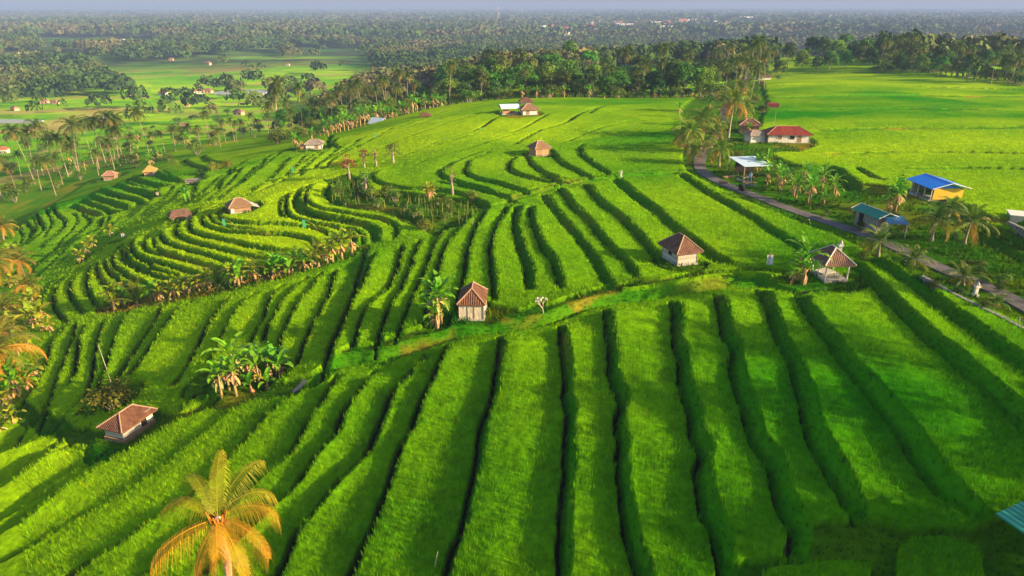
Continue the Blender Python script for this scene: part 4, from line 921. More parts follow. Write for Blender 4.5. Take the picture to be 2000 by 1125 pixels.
for i in range(30):
    px = 1705 + i * 11; zd = 283 - max(0, px - 1790) * .26; place(BUSH[0], 'bush', at_depth(px, zd + rnd.uniform(0, 8)), rnd.uniform(0, 6), rnd.uniform(2.0, 3.6), 'dark bush along the right edge of the plateau under palms', 'bush', 'bushes along the right plateau edge')
for i in range(40):
    px = rnd.uniform(540, 860); t = (px - 540) / 320; place(BUSH[i % 2], 'bush', at_depth(px, 1 / ((1 - t) / 178 + t / 205) + rnd.uniform(2, 30)), rnd.uniform(0, 6), rnd.uniform(1.6, 3.4), 'leafy bush filling the wooded slope beyond the upper left fields', 'bush', 'bushes on the slope beyond the upper left fields')
for i in range(44):
    px, zd = rnd.choice([(1432, 180), (1445, 172), (1420, 195), (1462, 182), (1425, 165), (1440, 200), (1475, 190), (1420, 215), (1470, 215), (1490, 230), (1345, 150), (1335, 140), (1395, 170), (1450, 160), (1490, 170), (1400, 190)]); place(BUSH[i % 2], 'bush', at_depth(px + rnd.uniform(-10, 10), zd + rnd.uniform(-6, 6)), rnd.uniform(0, 6), rnd.uniform(.9, 1.8), 'green bush crowding the narrow village road', 'bush', 'bushes along the narrow village road')
# shade trees standing right of the road, outside the frame
for x, y in [(46, 36), (53, 43), (60, 47), (64, 52), (45, 25), (50, 31)]:
    palm_at((x, y, ground(x, y)), 'tall coconut palm on the verge beyond the right side', 'shade palms right of the road', s=.95)
for x, y, s in [(38, 16, .85), (43, 21, .8), (33, 9, .9), (49, 27, .7)]:
    place(TREES[rnd.randrange(6)], 'broadleaf_tree', (x, y, ground(x, y)), x, s, 'tall shade tree on the verge beyond the right side', 'tree', 'shade trees right of the road')

# ------------------------------------------------------------------ woodland of the far country, too many trees to count
CLEAR = [pl("165,130 290,120 420,110 540,100 620,140 620,160 600,192 300,192 250,178"), pl("0,102 110,100 230,110 240,132 60,132 0,136"), pl("60,74 220,73 210,98 80,98"), pl("195,74 310,76 300,98 200,98"), pl("560,94 640,92 720,116 740,150 640,152 590,130"),
         pl("-300,195 0,192 270,188 300,180 470,178 640,150 800,148 700,185 560,250 0,420 -300,520"), pl("560,160 640,148 690,152 700,190 500,210 480,190"), pl("1355,150 1430,150 1420,178 1360,180"), pl("1490,130 1560,102 1640,112 1600,122"), pl("520,165 600,158 640,170 560,182")]
def wood_part(g, x, y, z, s, K, QS, out):
    n = len(x)
    H = g.uniform(8, 14, n) * np.where(s > 1.5, 1.1, 1) * np.minimum(s, 1.8); Rd = g.uniform(2.4, 6.2, n) * s
    k = K; u = g.normal(size=(n, k, 3)); u /= np.linalg.norm(u, axis=2)[..., None]; u[..., 2] = np.abs(u[..., 2]) * 1.0 - .25
    lob = 1 + .25 * np.sin(u[..., 0:1] * 5 + x[:, None, None]) * np.cos(u[..., 1:2] * 4 + y[:, None, None])
    P = np.stack([x, y, z + H * .55], -1)[:, None] + u * lob * np.stack([Rd, Rd, H * .42], -1)[:, None]
    nrm = u + g.normal(0, .4, (n, k, 3)); a = np.cross(nrm, g.normal(size=(n, k, 3))); a /= np.linalg.norm(a, axis=2)[..., None]; b = np.cross(nrm, a); b /= np.linalg.norm(b, axis=2)[..., None]
    q = (Rd[:, None, None] * QS) * g.uniform(.6, 1.3, (n, k, 1)); V = np.stack([P - a * q, P - b * q, P + a * q, P + b * q], 2)
    pal = np.array([[.04, .085, .02], [.06, .12, .015], [.07, .11, .02], [.10, .13, .03], [.10, .125, .035], [.135, .13, .05]])
    pi = np.clip(((fnoise(x, y, 90, 95, 3) * 1.3 + .5) * 6 + g.normal(0, .8, n)), 0, 5.99).astype(int); C = pal[pi][:, None] * g.uniform(.8, 1.2, (n, 1, 1)) * g.uniform(.85, 1.15, (n, k, 1))
    out.append((V.reshape(-1, 4, 3), C.reshape(-1, 3)))
def woodland():
    g = np.random.default_rng(77); X = []; Y = []; S = []; 
    for y0, y1, sp, s in [(330, 700, 7.0, 1.15), (700, 1300, 10.5, 1.5), (1300, 2600, 19, 2.4), (2600, 5000, 44, 4.6), (5000, 9000, 110, 7)]:
        n = int((y1 - y0) * 1.75 * (y1 + y0) / 2 / sp ** 2); y = np.sqrt(g.uniform(y0 ** 2, y1 ** 2, n)); x = y * g.uniform(-.95, .85, n); X.append(x); Y.append(y); S.append(np.full(n, s))
    x = np.concatenate(X); y = np.concatenate(Y); s = np.concatenate(S); z = gsample(GROUND, x, y)
    dep = y * CP + (CAMZ - z) * SP; u = 1000 + x / dep * FPX; v = 562.5 + (-(y * SP) + (CAMZ - z) * CP) / dep * FPX
    keep = np.ones(len(x), bool)
    for P in CLEAR: keep &= ~(inpoly(u, v, P) & (g.random(len(x)) > .004))
    keep &= ~(inpoly(u, v, pl('920,80 1000,48 1200,40 1420,40 1500,52 1440,66 1380,72 1200,88')) & (g.random(len(x)) > .3)); keep |= (np.abs(fnoise(x, y, 120, 97, 2)) < .012) & (y < 1000) & (x < 20); keep &= ~inpoly(x, y, hill); keep &= (fnoise(x, y, 150, 90, 2) > -.55) | (y > 1500)
    keep &= ~((u > 1150) & (u < 1400) & (v > 95) & (y < 420)); keep &= ~((u > 1420) & (u < 1700) & (y < 420)); keep &= ~((fnoise(x, y, 420, 93, 2) > .42) & (y > 900) & (y < 3500))
    x, y, z, s = x[keep], y[keep], z[keep], s[keep]; n = len(x)
    out = []
    for nearpart in (True, False):
        wood_part(g, *[q[(s < 1.9) == nearpart] for q in (x, y, z, s)], 56 if nearpart else 26, .23 if nearpart else .34, out)
    stuff(bake(np.concatenate([o[0] for o in out]), 4, np.concatenate([o[1] for o in out]), 'woodland', mat('far_foliage', attr='col', rough=.8, spec=.1)), 'woodland', 'mixed green and brown woodland covering the valley and plain beyond', 'woodland')
woodland()
# ------------------------------------------------------------------ huts and houses
def tile_mat(name, c1, c2, tile=.22, row=.26, bump=.9, rough=.85, stain=None):
    m = bpy.data.materials.new(name); m.use_nodes = True; n = m.node_tree; b = n.nodes['Principled BSDF']; b.inputs['Roughness'].default_value = rough; b.inputs['Specular IOR Level'].default_value = .2
    uv = n.nodes.new('ShaderNodeUVMap'); sx = n.nodes.new('ShaderNodeSeparateXYZ'); n.links.new(uv.outputs[0], sx.inputs[0])
    def M(op, a, v=None, bb=None):
        q = n.nodes.new('ShaderNodeMath'); q.operation = op; n.links.new(a, q.inputs[0])
        if bb is not None: n.links.new(bb, q.inputs[1])
        elif v is not None: q.inputs[1].default_value = v
        return q.outputs[0]
    fu = M('MULTIPLY', sx.outputs[0], 1 / tile); fv = M('MULTIPLY', sx.outputs[1], 1 / row)
    wave = M('SINE', M('MULTIPLY', fu, 2 * math.pi)); saw = M('FRACT', fv); h = M('ADD', M('MULTIPLY', wave, .5), bb=M('MULTIPLY', saw, -.8))
    cmb = n.nodes.new('ShaderNodeCombineXYZ'); n.links.new(M('FLOOR', fu), cmb.inputs[0]); n.links.new(M('FLOOR', fv), cmb.inputs[1])
    wn = n.nodes.new('ShaderNodeTexWhiteNoise'); wn.noise_dimensions = '2D'; n.links.new(cmb.outputs[0], wn.inputs['Vector'])
    tc = n.nodes.new('ShaderNodeTexCoord'); nz = n.nodes.new('ShaderNodeTexNoise'); nz.inputs['Scale'].default_value = 1.3; nz.inputs['Detail'].default_value = 5; n.links.new(tc.outputs['Object'], nz.inputs[0])
    mr = n.nodes.new('ShaderNodeMapRange'); mr.inputs[1].default_value = .35; mr.inputs[2].default_value = .65; n.links.new(nz.outputs[0], mr.inputs[0])
    fac = M('ADD', M('MULTIPLY', wn.outputs[0], .6), bb=M('MULTIPLY', mr.outputs[0], .4))
    mx = n.nodes.new('ShaderNodeMix'); mx.data_type = 'RGBA'; mx.inputs[6].default_value = (*c1, 1); mx.inputs[7].default_value = (*c2, 1); n.links.new(fac, mx.inputs[0])
    n.links.new(mx.outputs[2], b.inputs['Base Color'])
    bp = n.nodes.new('ShaderNodeBump'); bp.inputs['Strength'].default_value = bump; bp.inputs['Distance'].default_value = .05; n.links.new(h, bp.inputs['Height']); n.links.new(bp.outputs[0], b.inputs['Normal'])
    return m
def plank_mat(name, c1, c2, w=.18, vertical=False):
    m = bpy.data.materials.new(name); m.use_nodes = True; n = m.node_tree; b = n.nodes['Principled BSDF']; b.inputs['Roughness'].default_value = .9
    tc = n.nodes.new('ShaderNodeTexCoord'); sx = n.nodes.new('ShaderNodeSeparateXYZ'); n.links.new(tc.outputs['Object'], sx.inputs[0])
    if vertical:
        ad = n.nodes.new('ShaderNodeMath'); ad.operation = 'ADD'; n.links.new(sx.outputs[0], ad.inputs[0]); n.links.new(sx.outputs[1], ad.inputs[1]); src = ad.outputs[0]
    else: src = sx.outputs[2]
    mu = n.nodes.new('ShaderNodeMath'); mu.operation = 'MULTIPLY'; mu.inputs[1].default_value = 1 / w; n.links.new(src, mu.inputs[0])
    fl = n.nodes.new('ShaderNodeMath'); fl.operation = 'FLOOR'; n.links.new(mu.outputs[0], fl.inputs[0]); fr = n.nodes.new('ShaderNodeMath'); fr.operation = 'FRACT'; n.links.new(mu.outputs[0], fr.inputs[0])
    wn = n.nodes.new('ShaderNodeTexWhiteNoise'); wn.noise_dimensions = '1D'; n.links.new(fl.outputs[0], wn.inputs['W'])
    nz = n.nodes.new('ShaderNodeTexNoise'); nz.inputs['Scale'].default_value = 2.5; nz.inputs['Detail'].default_value = 5; n.links.new(tc.outputs['Object'], nz.inputs[0])
    av = n.nodes.new('ShaderNodeMath'); av.operation = 'MULTIPLY_ADD'; av.inputs[1].default_value = .5; n.links.new(wn.outputs[0], av.inputs[0])
    h = n.nodes.new('ShaderNodeMath'); h.operation = 'MULTIPLY'; h.inputs[1].default_value = .6; n.links.new(nz.outputs[0], h.inputs[0]); n.links.new(h.outputs[0], av.inputs[2])
    mx = n.nodes.new('ShaderNodeMix'); mx.data_type = 'RGBA'; mx.inputs[6].default_value = (*c1, 1); mx.inputs[7].default_value = (*c2, 1); n.links.new(av.outputs[0], mx.inputs[0]); n.links.new(mx.outputs[2], b.inputs['Base Color'])
    bp = n.nodes.new('ShaderNodeBump'); bp.inputs['Strength'].default_value = .8; bp.inputs['Distance'].default_value = .03; n.links.new(fr.outputs[0], bp.inputs['Height']); n.links.new(bp.outputs[0], b.inputs['Normal'])
    return m
TILE = tile_mat('weathered_red_tile', (.10, .045, .028), (.22, .10, .055)); TILEB = tile_mat('rust_brown_tile', (.10, .05, .032), (.22, .11, .07)); TILED = tile_mat('dark_brown_tile', (.12, .07, .05), (.24, .13, .09))
THATCH = tile_mat('brown_thatch', (.20, .11, .06), (.32, .19, .11), .05, .3, .6); THATCHY = tile_mat('yellow_thatch', (.42, .27, .07), (.55, .38, .12), .05, .3, .6)
REDM = tile_mat('red_metal', (.16, .025, .018), (.24, .045, .025), .35, 3.0, .5, .6); BLUEM = tile_mat('blue_metal', (.01, .22, .80), (.02, .26, .86), .38, 4.0, .7, .45)
TEALM = tile_mat('teal_metal', (.015, .20, .14), (.02, .25, .18), .3, 4.0, .7, .5); WHITEM = tile_mat('pale_metal', (.50, .62, .74), (.58, .70, .80), .4, 4.0, .5, .4); BLUED = tile_mat('dark_blue_metal', (.03, .12, .26), (.04, .16, .32), .3, 4.0, .7, .5)
GREYT = tile_mat('grey_tile', (.24, .19, .16), (.36, .30, .26)); PINKT = tile_mat('pink_tile', (.36, .18, .13), (.45, .25, .18))
M_cap = mat('ridge_plaster', (.38, .24, .16), .9, noise=.2); M_capw = mat('pale_ridge', (.62, .55, .48), .9, noise=.2)
M_cream = mat('cream_tarp', (.62, .52, .38), .8, noise=.15, nscale=2, bump=.6, bscale=2); M_white = mat('white_wall', (.66, .62, .55), .9, noise=.15, nscale=2)
M_plank = plank_mat('grey_planks', (.30, .25, .20), (.62, .58, .52)); M_brownp = plank_mat('brown_planks', (.20, .11, .06), (.42, .26, .15)); M_brick = plank_mat('orange_boards', (.42, .20, .09), (.55, .30, .15), .16)
M_post = mat('wood_post', (.42, .32, .22), .9, noise=.25, nscale=5); M_conc = mat('concrete', (.42, .39, .35), .9, noise=.2, nscale=3, bump=.2); M_dark = mat('dark_opening', (.02, .018, .015), .9)
M_yellow = mat('yellow_wall', (.62, .40, .03), .85, noise=.12, nscale=1.5); M_stone = mat('stone', (.24, .22, .20), .95, noise=.35, nscale=4, bump=.6, bscale=3); M_wpost = mat('white_post', (.70, .66, .58), .8)
def roof(parent, L, Wd, z0, hr, kind, ridge, m, cap, th=.10, sag=0):
    """L along x, Wd along y, eaves at z0; hip with given ridge length or gable"""
    b = MB(); x = L / 2; y = Wd / 2; r = ridge / 2; sl = math.hypot(y, hr); sh = math.hypot(x - r, hr)
    A, B, Cc, D = (-x, -y, z0), (x, -y, z0), (x, y, z0), (-x, y, z0); E, F = (-r, 0, z0 + hr), (r, 0, z0 + hr)
    def dn(p): return (p[0], p[1], p[2] - th)
    if kind == 'gable':
        E, F = (-x, 0, z0 + hr), (x, 0, z0 + hr)
        b.face([A, B, F, E], uv=[(0, 0), (L, 0), (L, sl), (0, sl)]); b.face([Cc, D, E, F], uv=[(0, 0), (L, 0), (L, sl), (0, sl)])
        b.face([dn(B), dn(A), dn(E), dn(F)]); b.face([dn(D), dn(Cc), dn(F), dn(E)])
        for p, q in ((A, B), (B, F), (F, Cc), (Cc, D), (D, E), (E, A)): b.face([p, dn(p), dn(q), q])
    elif kind == 'mono':
        E2, F2 = (-x, y, z0 + hr), (x, y, z0 + hr); b.face([A, B, F2, E2], uv=[(0, 0), (L, 0), (L, Wd), (0, Wd)]); b.face([dn(B), dn(A), dn(E2), dn(F2)])
        for p, q in ((A, B), (B, F2), (F2, E2), (E2, A)): b.face([p, dn(p), dn(q), q])
    else:
        b.face([A, B, F, E], uv=[(0, 0), (L, 0), (x + r, sl), (x - r, sl)]); b.face([Cc, D, E, F], uv=[(0, 0), (L, 0), (x + r, sl), (x - r, sl)])
        b.face([B, Cc, F], uv=[(0, 0), (Wd, 0), (Wd / 2, sh)]); b.face([D, A, E], uv=[(0, 0), (Wd, 0), (Wd / 2, sh)])
        b.face([dn(D), dn(Cc), dn(B), dn(A)])
        for p, q in ((A, B), (B, Cc), (Cc, D), (D, A)): b.face([p, dn(p), dn(q), q])
    ro = b.build('roof', m, parent)
    if cap:
        c = MB(); w = .07
        if kind == 'gable': segs = [(E, F), (A, E), (B, F), (Cc, F), (D, E)]
        elif kind == 'mono': segs = []
        else: segs = [(E, F)] * (ridge > .1) + [(A, E), (D, E), (B, F), (Cc, F)]
        for p, q in segs:
            p = Vector(p) + Vector((0, 0, .03)); q = Vector(q) + Vector((0, 0, .03)); c.tube([p, p.lerp(q, .5), q], w if kind != 'gable' else .05, 6)
        c.build('ridge_cap', cap, ro)
    return ro
def wallbox(parent, L, Wd, z0, z1, m, name='wall', openings=()):
    b = MB(); t = .08
    b.box(0, -Wd / 2 + t / 2, (z0 + z1) / 2, L, t, z1 - z0); b.box(0, Wd / 2 - t / 2, (z0 + z1) / 2, L, t, z1 - z0)
    b.box(-L / 2 + t / 2, 0, (z0 + z1) / 2, t, Wd - 2 * t, z1 - z0); b.box(L / 2 - t / 2, 0, (z0 + z1) / 2, t, Wd - 2 * t, z1 - z0)
    return b.build(name, m, parent)
def panel(parent, name, cx, cy, cz, sx, sy, sz, m, frame=None):
    b = MB(); b.box(cx, cy, cz, sx, sy, sz); o = b.build(name, m, parent)
    if frame:
        f = MB(); ax = sx > sy; w = max(sx, sy) / 2
        for s in (-1, 1):
            if ax: f.box(cx + s * (w + .03), cy, cz, .06, sy + .05, sz + .12)
            else: f.box(cx, cy + s * (w + .03), cz, sx + .05, .06, sz + .12)
        f.box(cx, cy, cz + sz / 2 + .03, sx + (0 if ax else .05), sy + (.05 if ax else 0), .06); f.build('frame', frame, o)
    return o
def posts(parent, L, Wd, z0, z1, m, r=.06, extra=()):
    for x, y in [(-1, -1), (1, -1), (1, 1), (-1, 1)] + list(extra):
        b = MB(); b.tube([(x * L / 2, y * Wd / 2, z0), (x * L / 2, y * Wd / 2, z1)], r, 6); b.build('post', m, parent)
def hut(name, px, py, rz, label, L, Wd, wh, hr, wallm, roofm, ridge=.8, over=.35, kind='hip', cap=M_cap, plinth=.15, door=None, window=None, openf=False, cat='hut', loc=None, boards=None, pm=M_post):
    p = loc or at(px, py); e = empty(name, p, R(rz)); tag(e, label, cat)
    b = MB(); b.box(0, 0, plinth / 2 - .25, L + .25, Wd + .25, plinth + .5); b.build('plinth', M_conc, e)
    if wallm: wallbox(e, L, Wd, plinth, plinth + wh, wallm)
    if openf or not wallm: posts(e, L - .1, Wd - .1, plinth, plinth + wh, pm)
    else: posts(e, L + .06, Wd + .06, plinth, plinth + wh, pm, .05)
    roof(e, L + 2 * over, Wd + 2 * over, plinth + wh - .12, hr, kind, ridge, roofm, cap)
    if door: panel(e, 'door', door, -Wd / 2 - .02, plinth + wh * .42, .7, .04, wh * .8, M_brownp, M_post)
    if window: panel(e, 'window', L / 2 + .02, window, plinth + wh * .6, .04, .5, .4, M_dark, M_post)
    return e
# cream walled hut on the long bund
h1 = hut('field_hut', 924, 612, 88, 'small hut with cream tarp walls and red tiled roof on the grass path', 3.4, 2.35, 1.6, 1.15, M_cream, TILE, ridge=1.7, over=.22)
b = MB(); b.box(-1.73, .35, .8, .05, .04, 1.3); b.box(-1.73, -.3, .8, .05, .03, 1.3); b.build('batten', M_post, h1); panel(h1, 'hatch', -1.72, .65, 1.3, .03, .18, .28, M_white)
h1.scale = (.87, .87, .95)
# rusty roofed hut
h2 = hut('field_hut', 1326, 509, 108, 'hut with weathered white plank walls and rust streaked pyramid roof', 3.4, 2.45, 1.5, 1.45, M_plank, TILEB, ridge=1.1, over=.5)
panel(h2, 'window', 0, 1.24, 1.05, .8, .04, .5, M_dark, M_plank)
h2.scale = (.88, .88, .95)
# open pavilion
p3 = at(1618, 541); h3 = empty('pavilion', p3, R(92)); tag(h3, 'open pavilion with dark tiled roof and white posts beside the banana clump', 'pavilion')
b = MB(); b.box(0, 0, -.1, 3.3, 2.6, .7); b.build('floor', M_conc, h3); posts(h3, 3.1, 2.4, .25, 2.0, M_wpost, .085, [(0, 1)])
roof(h3, 4.2, 3.4, 1.9, 1.35, 'hip', .9, TILED, M_capw)
b = MB(); b.box(-.3, .3, .55, 1.6, 1.2, .08); [b.box(-.3 + sx * .7, .3 + sy * .5, .38, .07, .07, .3) for sx in (-1, 1) for sy in (-1, 1)]; tag(b.build('low_table', M_plank), 'low grey table inside the open pavilion', 'table').location = p3
o = [x for x in bpy.data.objects if x.name == 'low_table'][0]; o.rotation_euler.z = R(24)
h3.scale = (.86, .86, .95)
# hut with the red roof on the left
h4 = hut('field_hut', 256, 842, 72, 'red tiled hut with open timber front and white side panel low on the left', 3.7, 2.3, 1.25, 1.0, None, TILE, ridge=1.6, over=.4, openf=True, plinth=.3, kind='hip')
b = MB(); b.box(-.4, -1.13, .75, 2.7, .05, .5); b.box(-1.83, 0, .75, .05, 2.2, .5); b.build('railing', M_plank, h4)
panel(h4, 'side_panel', 1.45, -1.13, 1.1, .8, .05, 1.2, M_white); b = MB(); b.box(0, 1.1, 1.1, 3.6, .05, 1.25); b.box(1.83, 0, 1.1, .05, 2.2, 1.25); b.build('wall', M_brownp, h4); panel(h4, 'door', .65, -1.15, 1.05, .6, .05, 1.1, M_dark)
b = MB(); b.box(0, 0, .0, 3.96, 2.56, .75); b.build('base', M_brownp, h4)
h4.scale = (.84, .84, .9)
# brown roofed hut in the bulging terraces
h5 = hut('field_hut', 468, 412, 32, 'brown thatched hut with a white panel at its corner among yellow terraces', 3.6, 2.8, 1.2, 1.35, M_brownp, THATCH, ridge=1.2, over=.45, cap=M_post)
panel(h5, 'side_panel', -1.5, -1.46, .75, .55, .05, 1.0, M_white); b = MB(); b.grid([(2.2, -1.6, 1.25), (3.6, -1.2, .55), (3.6, 1.2, .6), (2.2, 1.6, 1.3), (2.2, -1.6, 1.15), (3.6, -1.2, .45), (3.6, 1.2, .5), (2.2, 1.6, 1.2)], [(0, 1, 2, 3), (7, 6, 5, 4), (0, 4, 5, 1), (2, 6, 7, 3), (1, 5, 6, 2), (3, 7, 4, 0)]); b.build('lean_to_roof', M_plank, h5)
h5.scale = (.82,) * 3
h6 = hut('field_hut', 352, 425, 35, 'low dark shelter with sloping thatch roof beside banana leaves', 3.6, 2.2, .7, 1.1, M_brownp, TILED, ridge=2.6, over=.5, cap=None)
h6.scale = (.8,) * 3
h7 = hut('field_hut', 295, 342, 20, 'small hut with yellow thatch and a white panel at the hill edge', 2.4, 2.2, 1.2, 1.2, M_brownp, THATCHY, ridge=.4, over=.45, cap=None); panel(h7, 'side_panel', .85, -1.14, .75, .6, .05, .9, M_white)
h8 = hut('field_hut', 217, 350, 10, 'pinkish tiled hut in tree shade at the grove edge', 2.6, 2.4, 1.3, 1.0, M_brownp, PINKT, ridge=1.0, over=.4, door=-.4)
h9 = hut('field_hut', 615, 290, 8, 'pale walled hut with grey tiles on the upper left fields', 3.4, 2.6, 1.2, .8, M_white, GREYT, ridge=1.6, over=.35, door=.6, window=.2); panel(h9, 'lean_to', -2.3, -.3, .5, 1.4, 1.6, .9, M_brownp)
h10 = hut('field_hut', 1053, 303, 28, 'orange boarded hut with thatch roof on the curved terraces', 2.7, 2.4, 1.45, 1.15, M_brick, THATCH, ridge=.7, over=.4, cap=M_post, door=-.5)
h11 = hut('field_hut', 1033, 223, 12, 'brown roofed hut with pale walls beside the white roofed shed', 3.6, 2.8, 1.3, 1.2, M_white, THATCH, ridge=1.0, over=.55, cap=M_post, door=-.6)
h12 = hut('shed', 994, 222, 15, 'open shed with pale blue metal roof on the upper fields', 4.0, 3.0, 1.5, .8, None, WHITEM, over=.4, kind='gable', cap=None, openf=True, cat='shed'); b = MB(); b.box(-.8, 0, .45, 1.8, 2.2, .7); b.box(1.0, .3, .3, 1.0, 1.4, .45); b.build('crates', M_brick, h12)
h13 = hut('field_hut', 1027, 204, 0, 'low hut with reddish roof farthest up the centre fields', 3.2, 2.6, .8, 1.1, M_white, TILEB, ridge=.8, over=.45, cap=None)
h14 = hut('field_hut', 831, 230, 5, 'tiny low hut with red brown roof on the left field crest', 2.4, 2.0, .6, .8, M_brownp, TILEB, ridge=.6, over=.35, cap=None)
h15 = hut('shed', 676, 246, -30, 'shed with steep grey blue roof under the banana belt', 3.8, 3.2, 1.0, 1.5, M_plank, WHITEM, over=.3, kind='gable', cap=None, cat='shed', loc=at(668, 262, 0) + Vector((6, 17, -1)))
h16 = hut('house', 1534, 276, -3, 'long house with red metal roof and white walls beside the road', 8.6, 4.0, 1.9, 1.5, M_white, REDM, ridge=4.6, over=.55, cap=M_cap, cat='house', door=2.2); h16.scale = (.9, .9, .85)
panel(h16, 'window', .6, -2.03, 1.25, 1.0, .05, .8, M_dark, M_wpost); panel(h16, 'window', -2.0, -2.03, 1.25, .9, .05, .8, M_brownp, M_wpost)
# blue roofed building
h18 = empty('farm_building', at(1826, 384), R(3)); tag(h18, 'farm building with bright blue metal roof and yellow end wall', 'building')
b = MB(); b.box(0, 0, -.1, 5.6, 5.0, .6); b.build('plinth', M_conc, h18)
# ridge runs along local y (away to the left); the yellow gable end looks at the camera's right
roofe = empty('tmp', (0, 0, 0)); bpy.data.objects.remove(roofe)
def blue():
    e = h18; L = 7.0; Wd = 6.2; ov = .5
    r = MB(); z0 = 2.1; hr = .85; x = Wd / 2; y0 = -L / 2; y1 = L / 2; th = .08
    A, B, Cc, D = (-x, y0, z0), (x, y0, z0), (x, y1, z0), (-x, y1, z0); E, F = (0, y0, z0 + hr), (0, y1, z0 + hr); sl = math.hypot(x, hr)
    r.face([D, A, E, F], uv=[(0, 0), (L, 0), (L, sl), (0, sl)]); r.face([B, Cc, F, E], uv=[(0, 0), (L, 0), (L, sl), (0, sl)])
    dn = lambda p: (p[0], p[1], p[2] - th)
    r.face([dn(A), dn(D), dn(F), dn(E)]); r.face([dn(Cc), dn(B), dn(E), dn(F)])
    for p, q in ((A, E), (E, B), (B, Cc), (Cc, F), (F, D), (D, A)): r.face([p, dn(p), dn(q), q])
    ro = r.build('roof', BLUEM, e); c = MB()
    for p, q in ((A, E), (E, B), (E, F)): c.tube([Vector(p) + Vector((0, 0, .02)), Vector(q) + Vector((0, 0, .02))], .06, 5)
    c.build('trim', M_wpost, ro)
    g = MB(); yy = y0 + .85; g.face([(-x + .5, yy, z0 - .12), (x - .5, yy, z0 - .12), (0, yy, z0 + hr * .80)], uv=[(0, 0), (5, 0), (2.5, 1.2)]); g.face([(x - .5, yy + .06, z0 - .12), (-x + .5, yy + .06, z0 - .12), (0, yy + .06, z0 + hr * .80)], uv=[(0, 0), (5, 0), (2.5, 1.2)]); g.build('gable_sheet', BLUEM, e)
    w = MB(); w.box(.15, yy + .05, 1.1, Wd - 1.5, .1, 1.75); w.box(x - .85, 1.0, 1.1, .1, L - 3.0, 1.75); w.build('wall', M_yellow, e)
    bk = MB(); bk.box(0, y1 - .9, 1.1, Wd - 1.6, .1, 1.75); bk.build('back_wall', M_conc, e)
    for k in range(4):
        q = MB(); q.tube([(-x + .55, yy + k * 1.7, .1), (-x + .55, yy + k * 1.7, 2.05)], .07, 6); q.build('post', M_wpost, e)
    panel(e, 'window', x - .78, 0, 1.3, .04, 1.0, .7, M_dark, M_wpost)
blue(); h18.scale = (.86,) * 3
# teal roofed shed by the road
h19 = empty('shed', at(1702, 446), R(-76)); tag(h19, 'roadside shed with teal metal roof and stone walls', 'shed')
roof(h19, 4.6, 2.7, 1.9, .5, 'gable', 0, TEALM, M_capw, .07); wallbox(h19, 3.6, 1.9, -.2, 1.85, M_stone); panel(h19, 'door', -.8, -.97, .9, .8, .05, 1.6, M_dark, M_post)
h20 = empty('awning', at(1742, 460), R(-10)); tag(h20, 'dark blue metal awning on thin posts right of the teal roof', 'awning')
roof(h20, 2.2, 2.6, 1.75, .25, 'mono', 0, BLUED, None, .05); posts(h20, 1.9, 2.2, -.2, 1.78, M_wpost, .04)
# white metal roof shelter with piled timber
h17 = empty('shelter', at(1461, 345), R(8)); tag(h17, 'shelter with flat white metal roof at the road bend', 'shelter')
roof(h17, 4.4, 5.4, 2.25, .35, 'mono', 0, WHITEM, None, .06); posts(h17, 3.9, 4.9, -.2, 2.3, M_post, .06)
b = MB(); b.box(.4, 2.3, .9, 3.2, .06, 1.9); b.build('back_wall', M_dark, h17)
g = random.Random(4)
for i in range(9):
    p = at(1410 + g.uniform(0, 60), 350 + g.uniform(-5, 18)); b = MB(); b.box(0, 0, .12, g.uniform(1.2, 2.2), .25, .12, 0); b.box(0.1, .25, .12, g.uniform(1, 1.8), .2, .1, .1); b.box(0, .1, .26, g.uniform(1, 1.8), .22, .1, -.15)
    o = b.build('timber_pile', M_stone if i % 2 else M_brownp); o.location = p; o.rotation_euler.z = g.uniform(-1, 1); tag(o, 'grey and brown boards heaped at the white roofed shelter', 'timber', 'timber piles at the white roofed shelter')
for px, py in [(1446, 371), (1450, 374)]:
    b = MB(); p = at(px, py); b.tube([(0, 0, 0), (0, 0, .5), (0, 0, .8), (0, 0, .85)], [.25, .3, .3, .2], 10); o = b.build('barrel', M_dark, None, True); o.location = p; tag(o, 'black barrel beside the road below the white roofed shelter', 'barrel', 'black barrels at the shelter')
# roadside buildings farther up
hut('hut', 1462, 258, -12, 'brown roofed roadside hut under the large palm', 3.6, 3.0, 1.6, 1.1, M_brownp, TILEB, ridge=1.0, over=.5)
hut('kiosk', 1507, 212, 0, 'small dark red kiosk with flat roof on the plateau side of the road', 3.0, 2.0, 1.2, .3, mat('dark_red_wall', (.12, .025, .025), .8), REDM, ridge=2.0, over=.15, cap=None, cat='kiosk')
hut('hut', 1490, 157, 5, 'brown roofed hut at the upper end of the road', 5.5, 3.5, 1.6, 1.4, M_white, TILEB, ridge=2.5, over=.6)
hut('hut', 1473, 276, 10, 'low grey roofed hut left of the long red roofed house', 3.0, 2.6, 1.4, .7, M_white, GREYT, ridge=1.4, over=.4)
hut('field_hut', 1767, 126, 0, 'small hut with pink walls under the far right palms', 4.2, 3.2, 1.5, 1.5, PINKT, TILEB, ridge=1.0, over=.5, cap=None)
hut('field_hut', 380, 356, 15, 'low slab roofed shelter dug into the upper left terraces', 3.0, 1.2, .45, .2, M_dark, GREYT, over=.2, kind='mono', cap=None)
hut('pond_house', 1445, 190, 0, 'grey roofed hut tucked between the far road palms', 4.0, 3.0, 1.5, 1.2, M_stone, GREYT, ridge=1.2, over=.5, cap=None, cat='hut') if False else None
